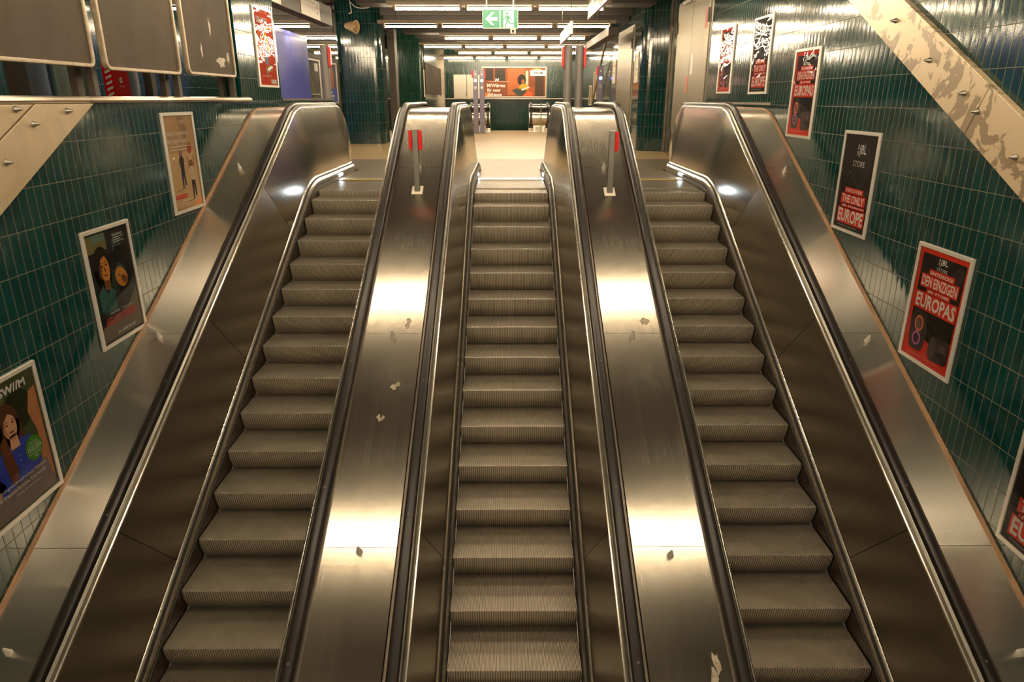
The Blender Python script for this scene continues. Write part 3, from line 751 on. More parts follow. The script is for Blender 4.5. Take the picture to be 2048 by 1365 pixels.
def store_de(y, zb, label, w_=PW):
    r = poster_root(XR, y, zb, -PI / 2, label, 'shop advertising posters on the right wall'); frame_parts(r, w_, PH, sheetmat=M['redprint'])
    art(r, 'dark_field', C(34, 29, 27), 1, [[(-.285, .33), (-.285, .915), (.285, .915), (.285, .30), (.20, .19), (.0, .21), (-.12, .27)]])
    art(r, 'soft_shape', C(52, 46, 43), 2, [ell(.20, .80, .07, .10, rot=-.6)])
    art(r, 'red_block', M['redprint'], 3, [rect(-.16, .18, .745, .80), rect(-.25, .25, .64, .75), rect(-.28, .28, .455, .60), rect(-.15, .17, .595, .645)])
    art(r, 'lettering', M['white'], 4, [rect(-.22, .19, .072, .0745)], [
        ('!JBL', -.06, .06, .845, .905, .015), ('STORE', -.07, .07, .805, .832, .0), ('ENTDECKE', -.14, .16, .757, .785, .02), ('DEN EINZIGEN', -.235, .235, .652, .738, .022),
        ('JBL STORE', -.13, .15, .604, .632, .02), ('EUROPAS', -.265, .265, .470, .588, .03)])
    # standing bottle-shaped loudspeaker with glowing loops and a round box speaker lying on the red ground
    art(r, 'speaker_silhouette', C(62, 54, 50), 5, [[(-.25, .12), (-.22, .105), (-.10, .105), (-.07, .12), (-.045, .20), (-.04, .34), (-.075, .43), (-.10, .45), (-.21, .45), (-.25, .43), (-.275, .34), (-.27, .20)]])
    art(r, 'glow_loop', C(236, 128, 96), 6, [ell(-.155, .335, .062, .068)]); art(r, 'glow_loop', C(190, 110, 160), 6, [ell(-.16, .205, .058, .062)])
    art(r, 'glow_loop', C(120, 92, 84), 7, [ell(-.155, .335, .044, .050)]); art(r, 'glow_loop', C(70, 40, 66), 7, [ell(-.16, .205, .038, .042)])
    art(r, 'speaker_silhouette', C(66, 56, 52), 5, [[(.02, .16), (.03, .115), (.07, .09), (.26, .10), (.285, .13), (.285, .27), (.25, .295), (.08, .30), (.04, .27), (.02, .22)]])
    art(r, 'speaker_face', C(92, 80, 74), 6, [ell(.075, .195, .05, .095)])
    art(r, 'lettering', C(120, 106, 96), 7, [], [('!JBL', .14, .26, .18, .25, .015)])
    return r
store_de(11.75, 1.285 - .015, 'farthest shop poster on the right wall: red border, beside the double door')
store_en(10.15, 1.255, 'second shop poster from the double door, black with a red block')
store_de(8.55, .757, 'red bordered EUROPAS poster on the right wall above the head of the deck')
store_en(6.972, -.092, 'black DISCOVER poster halfway down the right wall, between two red bordered ones')
store_de(5.345, -.912, 'largest looking red bordered EUROPAS poster low on the right wall')
store_en(3.775, -1.712, 'black and red poster cut off by the right edge of the picture')

# left wall: youth programme poster
r = poster_root(XL, 7.39, .078, PI / 2, 'beige poster of two young women, one throwing a ball, on the left wall'); frame_parts(r, PW, PH, sheetmat=C(176, 146, 108))
art(r, 'floor_tint', C(196, 166, 124), 1, [rect(-.30, .30, .05, .60)]); art(r, 'floor_tint', C(150, 122, 92), 2, [[(-.02, .95), (.12, .95), (.20, .80), (.10, .70)]])
def girl(r, cx_, zf, hgt, top, trousers, skin, hair, up=False, lay=3):
    s = hgt
    art(r, 'figure_shadow', C(140, 114, 84), lay - 1, [[(cx_ - .02, zf), (cx_ + .02, zf), (cx_ - .18, zf - .03), (cx_ - .20, zf - .02)]])
    art(r, 'figure_legs', trousers, lay, [[(cx_ - .055 * s * 2, zf + .5 * s), (cx_ + .05 * s * 2, zf + .5 * s), (cx_ + .06 * s * 2, zf + .02), (cx_ + .02 * s * 2, zf + .02), (cx_, zf + .36 * s), (cx_ - .03 * s * 2, zf), (cx_ - .06 * s * 2, zf)]])
    art(r, 'figure_top', top, lay + 1, [[(cx_ - .05 * s * 2, zf + .47 * s), (cx_ + .05 * s * 2, zf + .47 * s), (cx_ + .075 * s * 2, zf + .78 * s), (cx_ + .02, zf + .84 * s), (cx_ - .02, zf + .84 * s), (cx_ - .075 * s * 2, zf + .78 * s)]])
    art(r, 'figure_hair', hair, lay, [ell(cx_, zf + .89 * s, .045 * s * 2, .10 * s)])
    art(r, 'figure_face', skin, lay + 1, [ell(cx_, zf + .91 * s, .026 * s * 2, .055 * s)])
    if up: art(r, 'figure_arms', skin, lay, [[(cx_ - .075 * s * 2, zf + .76 * s), (cx_ - .05 * s * 2, zf + .76 * s), (cx_ - .075 * s * 2, zf + 1.1 * s), (cx_ - .10 * s * 2, zf + 1.1 * s)], [(cx_ + .05 * s * 2, zf + .76 * s), (cx_ + .075 * s * 2, zf + .76 * s), (cx_ + .11 * s * 2, zf + 1.12 * s), (cx_ + .085 * s * 2, zf + 1.12 * s)]])
    else: art(r, 'figure_arms', top, lay + 2, [[(cx_ - .08 * s * 2, zf + .76 * s), (cx_ - .04 * s * 2, zf + .72 * s), (cx_ + .05 * s * 2, zf + .60 * s), (cx_ + .03 * s * 2, zf + .55 * s), (cx_ - .07 * s * 2, zf + .62 * s)]])
girl(r, -.04, .245, .37, C(58, 54, 54), C(52, 58, 82), C(186, 140, 108), C(60, 44, 34))
girl(r, .17, .115, .40, C(196, 178, 156), C(56, 48, 48), C(160, 112, 84), C(70, 48, 36), True)
art(r, 'ball', C(156, 78, 48), 5, [ell(.175, .63, .052, .055)])
art(r, 'red_block', C(206, 60, 42), 4, [rect(-.29, -.02, .145, .185)]); art(r, 'orange_block', C(214, 146, 92), 4, [[(.05, .04), (.31, .04), (.31, .10), (.22, .09)]])
art(r, 'lettering', M['white'], 6, [rect(-.27, .20, .655, .662), rect(-.27, .12, .625, .632), rect(-.28, .10, .115, .120), rect(-.28, .02, .088, .093)],
    [('Starke Perspektiven', -.29, .19, .755, .815, .0), ('für junge Frauen', -.29, .13, .68, .74, .0), ('Bewirb dich jetzt', -.27, -.05, .158, .173, .01), ('Technik', .02, .14, .895, .912, .01), ('Ausbildung', .02, .18, .872, .889, .0)])

# left wall: film poster, two faces (a plain generic picture of the same colours)
r = poster_root(XL, 5.762, -.79, PI / 2, 'dark film poster with two orange lit faces on the left wall'); frame_parts(r, PW, PH, sheetmat=C(30, 30, 28))
art(r, 'picture_tint', C(110, 104, 60), 1, [rect(-.31, -.02, .80, .94)]); art(r, 'picture_tint', C(96, 120, 110), 2, [rect(-.22, -.03, .88, .94)])
art(r, 'picture_tint', C(26, 56, 54), 2, [[(-.30, .30), (-.02, .25), (.02, .60), (-.10, .70), (-.28, .66)]]); art(r, 'picture_tint', C(58, 78, 70), 1, [[(.02, .55), (.18, .55), (.20, .90), (.06, .86)]])
art(r, 'hair', C(28, 20, 16), 3, [ell(-.135, .66, .135, .18), [(-.27, .66), (-.02, .66), (-.04, .40), (-.27, .38)]])
art(r, 'face', C(196, 132, 58), 4, [ell(-.115, .65, .075, .115, rot=.12)]); art(r, 'face', C(190, 128, 50), 4, [ell(.115, .53, .10, .08, rot=-.7)])
art(r, 'face_shadow', C(122, 74, 34), 5, [[(-.19, .66), (-.165, .72), (-.15, .66), (-.155, .58), (-.12, .54), (-.16, .56)], ell(.155, .50, .055, .035, rot=-.7), [(-.155, .55), (-.06, .55), (-.07, .47), (-.15, .47)]])
art(r, 'hair', C(30, 21, 16), 6, [[(-.215, .62), (-.20, .74), (-.12, .78), (-.05, .74), (-.09, .755), (-.15, .735), (-.185, .66), (-.20, .50)]])
art(r, 'face_feature', C(60, 34, 20), 6, [ell(-.145, .675, .018, .008), ell(-.085, .68, .018, .008), ell(-.11, .595, .025, .007), [(-.12, .66), (-.105, .66), (-.098, .625), (-.115, .625)], ell(.085, .55, .02, .006, rot=-.7), ell(.14, .52, .018, .006, rot=-.7), rect(-.17, -.125, .70, .706), rect(-.105, -.06, .705, .711)])
art(r, 'hair', C(22, 24, 22), 5, [[(.02, .60), (.10, .66), (.20, .60), (.28, .48), (.31, .60), (.30, .78), (.10, .80), (.0, .72)]])
art(r, 'coat', C(44, 92, 88), 4, [[(-.25, .30), (-.04, .28), (-.02, .44), (-.09, .50), (-.12, .43), (-.18, .52), (-.26, .46)]])
art(r, 'coat', C(20, 22, 22), 4, [[(-.02, .28), (.20, .26), (.28, .45), (.16, .44), (.05, .42)]])
art(r, 'lower_field', C(108, 96, 84), 6, [[(-.31, .05), (.31, .05), (.31, .40), (.14, .27), (-.12, .22), (-.31, .17)]])
art(r, 'lettering', C(170, 50, 36), 7, [], [('GELBE BRIEFE', -.24, .24, .175, .245, .035)])
art(r, 'lettering', M['white'], 7, [rect(.08, .25, .868, .873), rect(.08, .21, .85, .855), rect(.08, .25, .832, .837)], [('AB 5. MÄRZ IM KINO', -.10, .20, .075, .105, .01), ('ÖZGÜ NAMAL', -.16, .0, .262, .28, .0), ('TANSU BİÇER', .03, .19, .262, .28, .0), ('BERLINALE', .08, .24, .885, .905, .0)])

# left wall: lifeguard job poster
r = poster_root(XL, 4.225, -1.532, PI / 2, 'job poster with a long haired woman in a blue shirt, lowest on the left wall'); frame_parts(r, PW, PH, sheetmat=C(70, 80, 46))
art(r, 'foliage_tint', C(36, 42, 24), 1, [ell(-.15, .80, .16, .12), ell(.12, .72, .14, .14)]); art(r, 'foliage_tint', C(92, 102, 60), 2, [ell(-.22, .58, .08, .10), ell(-.04, .82, .05, .04)])
art(r, 'water_tint', C(96, 146, 176), 2, [rect(-.31, .1, .18, .45)]); art(r, 'blurred_person', C(188, 128, 88), 3, [[(.20, .20), (.31, .10), (.31, .82), (.24, .80), (.19, .66), (.24, .5)]])
art(r, 'hair', C(92, 54, 34), 4, [ell(-.02, .66, .115, .15), [(-.13, .66), (-.02, .70), (.02, .50), (.0, .27), (-.07, .26), (-.13, .40)], [(.03, .68), (.105, .66), (.11, .50), (.05, .46)]])
art(r, 'face', C(214, 166, 132), 6, [ell(-.005, .645, .066, .095, rot=.08), [(-.03, .58), (.04, .58), (.05, .48), (-.04, .48)]])
art(r, 'shirt', C(56, 74, 178), 5, [[(-.20, .20), (.20, .20), (.24, .40), (.18, .50), (.06, .535), (0, .46), (-.07, .53), (-.16, .48), (-.26, .34)]])
art(r, 'arm', C(206, 152, 118), 5, [[(-.31, .22), (-.20, .34), (-.16, .28), (-.31, .14)]])
art(r, 'hair', C(110, 62, 38), 7, [[(-.115, .56), (-.075, .62), (-.05, .50), (-.02, .32), (-.055, .22), (-.10, .26), (-.13, .42)]])
art(r, 'face_shadow', C(186, 134, 104), 7, [[(-.065, .62), (-.05, .70), (-.045, .62), (-.02, .57), (-.045, .585)], [(-.03, .565), (.04, .565), (.02, .545), (-.015, .545)]])
art(r, 'hair', C(96, 56, 36), 7, [[(-.085, .60), (-.075, .72), (-.01, .765), (.05, .735), (.08, .66), (.055, .70), (.0, .735), (-.05, .69), (-.07, .62)]])
art(r, 'face_feature', C(92, 50, 40), 8, [ell(-.03, .66, .014, .006), ell(.03, .665, .014, .006), ell(.002, .602, .022, .006), rect(-.05, -.015, .678, .683), rect(.018, .05, .682, .687)])
art(r, 'shirt_button', M['white'], 7, [ell(.015, .42, .005, .005), ell(.015, .38, .005, .005), ell(.015, .34, .005, .005)])
art(r, 'green_badge', C(72, 138, 40), 8, [ell(.165, .40, .088, .092)]); art(r, 'text_field', C(126, 108, 106), 6, [[(-.31, .05), (.31, .05), (.26, .28), (.10, .25), (-.31, .20)]])
art(r, 'lettering', M['white'], 9, [rect(.10, .23, .425, .428), rect(.10, .23, .378, .381)], [
    ('SW//M', -.04, .23, .855, .915, .04), ('Dienstag', .12, .21, .435, .452, .0), ('24.02.2026', .09, .24, .388, .418, .01), ('Bewerbungs-', .10, .23, .352, .370, .0), ('tag', .145, .185, .328, .345, .0),
    ('Rettungsschwimmer*innen', -.30, .245, .235, .27, .01), ('und Kassenkräfte (m/w/d)', -.30, .22, .188, .222, .01), ('Jetzt bewerben', -.1, .16, .155, .175, .0)])

# pier: orange-red poster
r = poster_root(XL, 10.41, 1.345, PI / 2, 'narrow looking orange-red poster high on the tiled pier of the left parapet'); frame_parts(r, .80, 1.02, sheetmat=C(206, 70, 40))
art(r, 'picture_tint', C(226, 120, 60), 1, [ell(-.1, .55, .22, .22)]); art(r, 'yellow_shape', C(240, 200, 50), 2, [[(.0, .66), (.08, .74), (.18, .52), (.20, .46), (.10, .50)], ell(.08, .25, .05, .04), rect(.05, .22, .76, .80)])
art(r, 'grey_shape', C(150, 150, 170), 3, [[(-.06, .30), (.08, .30), (.10, .58), (-.04, .58)], ell(-.02, .22, .04, .05), ell(.16, .26, .05, .05)])
art(r, 'lettering', M['white'], 4, [rect(-.25, .16, .155, .160), rect(-.25, .16, .140, .145), rect(.10, .34, .05, .11)], [('DIE MESSE', -.26, .18, .82, .90, .03), ('FÜR ALLE', -.26, .02, .75, .80, .02)])

# ------------------------------------------------------------------ doors (steel) in the right wall
def steel_door(name, x, y0, y1, h, leaves, nrm, thickness=.05, tagname=None):
    r = empty(name, (x, (y0 + y1) / 2, 0), 0); tag(r, kind='structure')
    w2 = (y1 - y0) / 2; lw = (y1 - y0) / leaves
    mb = MB(); mb.box(-.012, .0, -w2 - .05, -w2, 0, h + .05); mb.box(-.012, 0, w2, w2 + .05, 0, h + .05); mb.box(-.012, 0, -w2, w2, h, h + .05); mb.build('door_frame', M['post_steel'], r)
    for i in range(leaves):
        a = -w2 + i * lw + .006; b = -w2 + (i + 1) * lw - .006; mb = MB(); mb.box(-.03, .01, a, b, .02, h - .006); lf = mb.build('door_leaf', M['door'], r)
        for z in (.35, h - .5):
            mb = MB(); yh = a if i == 0 else b; mb.box(-.06, -.03, yh - .03, yh + .03, z, z + .22); mb.build('hinge', M['dark_post'], r)
    yh = 0 if leaves == 2 else w2 - .12
    mb = MB(); mb.box(-.038, -.03, yh - .06, yh - .0, .90, 1.2); mb.cyl((-.03, yh - .03, 1.12), (-.09, yh - .03, 1.12), .011); mb.cyl((-.085, yh - .03, 1.12), (-.085, yh - .16, 1.12), .010); mb.build('door_handle', M['trim'], r, bevel=.003)
    return r
d2 = steel_door('door_1', XR, 12.85, 15.22, 2.93, 2, -1)
for yy, z0, z1, wd, mt, nm in ((-.18, 1.62, 1.98, .20, M['white'], 'notice_sheet'), (.10, 1.30, 1.60, .10, M['redprint'], 'red_sticker'), (-.98, 2.35, 2.68, .14, C(210, 90, 70), 'red_sticker')):
    mb = MB(); mb.box(-.033, -.031, yy - wd / 2, yy + wd / 2, z0, z1); mb.build(nm, mt, d2)
mb = MB(); mb.box(-.15, -.03, -.35, .35, 2.86, 2.92); mb.build('door_closer', M['trim'], d2)
steel_door('door_2', 3.10, 18.5, 20.9, 2.86, 1, -1)

# white strip notices and small frames on the hall wall
def wall_frame(y0, y1, z0, z1, label, mat=None, x=3.10, cat='notice', nm='wall_notice'):
    r = empty(nm, (x, (y0 + y1) / 2, z0), -PI / 2, label, cat); w_ = y1 - y0; h = z1 - z0
    frame_parts(r, w_, h, .05, .02, mat or C(206, 196, 176), film=False, fmat=M['offwhite'])
    return r
r = wall_frame(17.62, 18.12, 1.56, 2.24, 'white notice on the hall wall nearer than the single steel door'); art(r, 'lettering', M['blackprint'], 1, [ell(0, .30, .06, .04), rect(-.12, .12, .16, .17), rect(-.12, .12, .20, .21)]); art(r, 'lettering', C(190, 60, 50), 1, [rect(-.14, .14, .56, .58)])
r = wall_frame(21.3, 21.9, 1.60, 2.26, 'white notice on the hall wall just beyond the single steel door'); art(r, 'lettering', M['blackprint'], 1, [ell(0, .30, .06, .04)]); art(r, 'lettering', C(190, 60, 50), 1, [rect(-.14, .14, .46, .50)])
wall_frame(24.35, 25.15, 1.18, 2.08, 'tall pale framed panel on the hall wall, nearer of the two tall ones', C(120, 96, 70), cat='frame', nm='wall_frame')
wall_frame(25.9, 26.7, 1.18, 2.10, 'tall pale framed panel on the hall wall, farther of the two tall ones', C(120, 96, 70), cat='frame', nm='wall_frame')
wall_frame(27.3, 28.0, .95, 1.66, 'small low pale framed panel at the far end of the hall wall', C(120, 96, 70), cat='frame', nm='wall_frame')
mb = MB(); mb.cyl((0, 0, 0), (0, 3.0, -1.75), .035, n=10); o = mb.build('sloping_pipe', M['batten'], smooth=True); o.location = (2.95, 22.6, 2.85); tag(o, 'pale sloping pipe in front of the right hall wall', 'pipe')

# ------------------------------------------------------------------ grey columns with red caps near the landing
def oval_post(x, y, h, side, label, wd=.082, name='stop_column'):
    r = empty(name, (x, y, 0), 0, label, 'column')
    mb = MB(); n = 24; k = 0
    for z in (0, h):
        for i in range(n):
            t = 2 * PI * i / n; mb.v.append((wd * math.cos(t), wd * .8 * math.sin(t), z))
    for i in range(n): j = (i + 1) % n; mb.face((i, j, n + j, n + i))
    mb.face(tuple(range(n))[::-1]); mb.face(tuple(range(n, 2 * n))); mb.build('column_shaft', M['pole'], r, smooth=True)
    mb = MB(); p = [(0, h - .03), (side * .045, h - .03), (side * .055, h - .10), (side * .05, h - .36), (side * .02, h - .42), (0, h - .38)]
    mb.prism([(side * wd * .92 + a, b) for a, b in p], -.05, .05); mb.build('red_cap', M['red'], r, bevel=.006)
    return r
oval_post(1.185, 14.7, 2.185, -1, 'left one of the paired grey columns behind the right deck, red cap on its left')
oval_post(1.415, 14.75, 2.185, 1, 'right one of the paired grey columns behind the right deck, red cap on its right')
oval_post(-3.62, 14.75, 2.19, 1, 'grey column with red cap between blue hoarding and thick teal pillar')
def light_post(x, y, side, led, label):
    r = empty('signal_post', (x, y, 0), 0, label, 'post', None)
    mb = MB(); mb.box(-.085, .085, -.05, .05, 0, 2.16); mb.build('post_body', M['gloss_panel'], r, bevel=.012)
    mb = MB(); mb.prism([(side * .085, 2.15), (side * .135, 2.13), (side * .135, 1.92), (side * .085, 1.88)], -.04, .04); mb.build('red_cap', M['red'], r)
    mb = MB(); mb.lathe((0, -.05, 1.80), (0, -1, 0), [(0, .05), (.008, .05), (.012, .03)], 20); mb.build('signal_light', led, r, smooth=True)
    mb = MB(); k = 0
    p = [(-.03, -.0525, 1.99), (.03, -.0525, 1.99), (0, -.0525, 2.05)]; mb.v += p; mb.face((0, 1, 2)); mb.build('arrow_mark', M['white'], r, fix=False)
    mb = MB(); mb.lathe((0, -.05, 1.56), (0, -1, 0), [(0, .045), (.004, .045)], 18); mb.lathe((0, -.05, 1.1), (0, -1, 0), [(0, .02), (.01, .02)], 12); mb.build('round_button', M['post_steel'], r)
    return r
light_post(-1.17, 26.5, -1, M['ledpink'], 'left one of the two far signal posts with rose lights')
light_post(-.94, 26.5, 1, M['ledpink'], 'right one of the two far signal posts with rose lights')
light_post(2.90, 23.2, -1, M['ledblue'], 'far signal post with a blue light beside the right hall wall')

# ------------------------------------------------------------------ opposite escalators going down beyond the hall (heads only)
def far_head(cx, label):
    r = empty('escalator_deck', (cx, 28.9, 0), PI, label, 'deck', 'far escalator decks')
    dp = [(0, 1.0), (1.45, 1.0)] + endcurve(1.45, 1.0, .50, .55, 42, 14)
    mb = MB(); mb.sweep([(-.27, -.02), (-.27, 0), (.27, 0), (.27, -.02)], dp); mb.build('deck_plate', M['deck'], r, smooth=True)
    for s in (-1, 1):
        mb = MB(); mb.sweep([(s * .27, -.01), (s * .27, .045), (s * .35, .045), (s * .35, -.01)], [(0, 1.0), (1.45, 1.0)] + endcurve(1.45, 1.0, .50, .57, 22, 14)); mb.build('handrail', M['rubber'], r, smooth=True)
        mb = MB(); pth = [(0, 0)] + [(y, z) for y, z in dp[1:]]
        poly = [(0, 0), (0, 1.0)] + dp[1:] + [(dp[-1][0] - .05, 0)]
        x0, x1 = sorted((s * .36, s * .38)); mb.prismx([(y, z) for y, z in poly], x0, x1); mb.build('balustrade_panel', M['trim'], r)
        mb = MB(); x0, x1 = sorted((s * .23, s * .40)); mb.box(x0, x1, 1.75, 1.98, .16, .27); mb.build('handrail_entry', M['black'], r, bevel=.01)
    mb = MB(); mb.box(-.40, .40, 1.2, 1.93, 0, .24); mb.build('deck_base', M['trim'], r, bevel=.01)
    mb = MB()
    for x in (-.30, .02, .22): mb.box(x, x + .12, 1.931, 1.936, .04, .20)
    mb.build('label_sticker', M['offwhite'], r)
    return r
far_head(-1.06, 'far rounded escalator deck end behind the two rose lit signal posts')
far_head(1.16, 'far rounded escalator deck end right of centre, with white stickers at its foot')
mb = MB(); mb.cyl((0, 0, 0), (0, 0, 1.05), .022, n=12); o = mb.build('steel_bollard', M['trim'], smooth=True); o.location = (1.20, 26.6, 0); tag(o, 'thin steel bollard in front of the far right deck end', 'bollard')

# big back wall advert, doors and boards
r = poster_root(.27, 32.5, 1.235, 0, 'large warm brown billboard of a person reading on the back wall', None, 'billboard'); W2 = 1.425; H2 = 1.28
frame_parts(r, 2 * W2, H2, .05, .04, C(120, 62, 30), film=False)
def R2(a, b, c, d): return rect(a, b, c, d)
art(r, 'picture_tint', C(44, 34, 28), 2, [R2(-1.28, -.92, .72, 1.2), R2(-.84, -.40, .70, 1.2)]); art(r, 'picture_tint', C(160, 86, 44), 2, [R2(-.30, .45, .1, 1.2)]); art(r, 'picture_tint', C(200, 170, 150), 3, [R2(.50, .62, .5, 1.1)])
art(r, 'picture_tint', C(60, 40, 26), 3, [R2(.92, 1.3, .06, .95)]); art(r, 'picture_tint', C(150, 70, 34), 3, [R2(.30, .9, .05, .45)]); art(r, 'picture_tint', C(200, 110, 50), 3, [R2(-1.3, -1.0, .06, .2)])
art(r, 'lamp_glow', C(220, 180, 100), 4, [ell(1.0, 1.08, .25, .12)])
art(r, 'figure_hair', C(26, 18, 14), 5, [ell(.33, .73, .19, .23)]); art(r, 'figure_face', C(140, 84, 52), 6, [ell(.39, .66, .075, .10)])
art(r, 'figure_top', C(216, 140, 40), 6, [[(.20, .33), (.62, .33), (.66, .46), (.52, .56), (.30, .56), (.22, .46)]]); art(r, 'figure_legs', C(52, 60, 50), 7, [[(-.10, .30), (.10, .38), (.40, .36), (.55, .22), (.30, .05), (.10, .12)]])
art(r, 'book', C(226, 214, 196), 8, [[(.30, .34), (.66, .46), (.68, .42), (.34, .29)]]); art(r, 'cushion', C(206, 84, 30), 6, [ell(.62, .13, .20, .13)])
art(r, 'white_logo_plate', M['white'], 6, [R2(.70, 1.37, .90, 1.13)]); art(r, 'logo_lettering', M['blackprint'], 7, [], [('SW//M', .86, 1.24, .97, 1.06, .04)])
art(r, 'lettering', M['white'], 8, [R2(-1.15, -.2, .665, .675)], [('M/Wärme', -1.20, -.40, .43, .58, .02), ('für euer', -1.20, -.60, .24, .38, .02), ('Zuhause', -1.20, -.55, .06, .20, .02), ('M', -.86, -.66, .66, .80, .03, .3)])
r = empty('service_cupboard', (-1.82, 32.48, 1.22), 0, 'pale grey double leaf cupboard on the back wall left of the billboard', 'cupboard')
for a, b in ((-.57, -.01), (.01, .57)):
    mb = MB(); mb.box(a, b, -.03, 0, 0, .96); mb.build('cupboard_leaf', M['offwhite'], r, bevel=.004)
mb = MB(); mb.box(-.035, -.015, -.045, -.03, .1, .2); mb.build('latch', M['dark_post'], r)
for i in range(4):
    a = 26.25 + i * 1.5; mb = MB(); mb.box(0, .03, 0, 1.44, 0, 1.06); o = mb.build('grey_board', M['board'], bevel=.004); o.location = (-2.945, a, 1.34)
    tag(o, ['nearest', 'second', 'third', 'farthest'][i] + ' of the four brown boards on the far left hall wall', 'board', 'brown boards on the far left hall wall')
mb = MB(); mb.box(0, .02, 0, .30, 0, .9); o = mb.build('wall_notice', M['offwhite']); o.location = (-2.975, 26.05, 1.25); tag(o, 'tall thin pale notice on the corner of the dark green far pillar', 'notice')

# posters behind the hoarding in the left hall
for yy, cA, cB, lab in ((19.95, C(60, 54, 40), C(220, 216, 190), 'dark poster with green stalks and white logo, between blue hoarding and grey column'), (21.9, C(64, 70, 90), C(150, 88, 56), 'blue and brown poster between the grey column and the thick teal pillar')):
    r = empty('framed_poster', (-5.25, yy, 1.05), PI / 2, lab, 'poster'); frame_parts(r, 1.45, 1.15, .05, .04, cA, film=False)
    if yy < 21:
        art(r, 'white_logo_plate', M['white'], 1, [rect(.2, .55, .85, 1.05)]); art(r, 'stalks', C(120, 150, 60), 1, [[(-.3, .3), (-.22, .3), (-.12, .8)], [(-.1, .3), (0, .3), (-.25, .85)], [(.1, .3), (.16, .3), (.05, .6)]])
        art(r, 'lettering', M['white'], 1, [rect(-.5, .6, .25, .27)], [('der Service', -.45, .6, .08, .2, .02)])
    else:
        art(r, 'figure', cB, 1, [ell(.1, .7, .3, .35)]); art(r, 'blue_field', C(50, 80, 170), 2, [rect(-.68, .68, .05, .42)]); art(r, 'lettering', M['white'], 3, [rect(-.5, .1, .3, .34), rect(-.5, .3, .2, .24)])
# concrete block between these and the parapet
mb = MB(); mb.box(-5.5, -5.27, 19.2, 23.2, 0, 2.35); o = mb.build('display_wall', M['dark_post']); tag(o, 'dark free standing display wall carrying two posters behind the blue hoarding', 'display')

# ------------------------------------------------------------------ ceiling beams, light rows
ROWS = [4.23 + 3.41 * k for k in range(-3, 9)]
ZT = 2.80
CELLS = {3: (-2.30, 2.45), 4: (-3.0, 2.9), 5: (-1.85, 2.35), 6: (-2.85, 2.6), 7: (-1.95, 3.0), 8: (-2.8, 2.85)}
def ordn(i): return ['first', 'second', 'third', 'fourth', 'fifth', 'sixth'][i]
def light_row(y, x0, n, label, pitch=1.36, gapslot=None):
    r = empty('ceiling_light_row', (x0, y, ZT), 0, label, 'ceiling light')
    L = n * pitch
    mb = MB(); mb.box(-.12, L + .06, -.045, .045, .065, .13); mb.box(-.12, L + .06, -.06, .06, .125, .14); mb.build('batten', M['batten'], r)
    for x_ in (.3, L - .35): mb = MB(); mb.box(x_, x_ + .03, -.015, .015, .14, CEIL - ZT + .2); mb.build('hanger', M['dark_post'], r)
    for i in range(n):
        if gapslot is not None and i in gapslot: continue
        a = i * pitch + .05; b = a + 1.21
        mb = MB(); mb.cyl((a, 0, 0), (b, 0, 0), .023, n=10); mb.build('fluorescent_tube', M['tube'], r, smooth=True)
        mb = MB(); mb.box(a - .04, a - .002, -.022, .022, -.025, .07); mb.box(b + .002, b + .04, -.022, .022, -.025, .07); mb.build('lampholder', M['socket'], r)
    return r
for k, y in enumerate(ROWS):
    kk = k - 3
    if kk < 3:
        if kk >= 0: light_row(y, -7.3, 2, {0: 'added unseen tube row brightening the left hall behind the nearest board', 1: 'added unseen tube row brightening the left hall behind the middle board', 2: 'added unseen tube row brightening the left hall beside the tiled pier'}[kk])  # out-of-view rows added to brighten the dim things in the left hall
        light_row(y, -3.25, 5, 'row of tubes over the flights, %s from the hall' % (['out of sight nearest camera back', 'third', 'second', 'first'][0] if kk < 0 else 'number %d before the hall' % (3 - kk)) if False else {-3: 'tube row farthest behind the viewer over the escalator shaft', -2: 'second tube row behind the viewer over the escalator shaft', -1: 'tube row just behind the viewer over the escalator shaft', 0: 'tube row over the lower part of the three escalators', 1: 'tube row over the middle of the three escalators', 2: 'tube row over the head of the three escalators'}[kk])
    else:
        spec = {3: (-2.18, 3, 1.36), 4: (-3.05, 4, 1.36), 5: (-1.83, 3, 1.36), 6: (-2.85, 4, 1.36), 7: (-1.92, 3, 1.36), 8: (-2.78, 4, 1.36)}[kk]
        spec = {3: (-2.18, 3), 4: (-2.95, 4), 5: (-1.82, 3), 6: (-2.80, 4), 7: (-1.9, 4), 8: (-2.75, 4)}[kk]
        nm = 'ceiling tube row number %s counted from the front of the hall' % ordn(kk - 3)
        light_row(y, spec[0], spec[1], nm)
        light_row(y, -7.3, 2, 'left hall tube row number %s counted from the front' % ordn(kk - 3))
for k, y in enumerate([YB - 3 + 3.41 * i for i in range(12)]):
    pass
# dark cross beams between light rows
bi = 0
for y in ROWS[:-1]:
    mb = MB(); xr_ = 3.08 if y > 14 else XR - .01
    for a_, b_ in ((-7.4, -4.85), (-3.15, xr_)): mb.box(a_, b_, -.35, .35, 0, .5); mb.box(a_, b_, .45, .52, .05, .5); mb.box(a_, b_, -.80, -.72, .08, .5)
    o = mb.build('trim_%d' % (10 + bi), M['beam']); o.location = (0, y + 1.705, 3.06); tag(o, kind='structure'); bi += 1

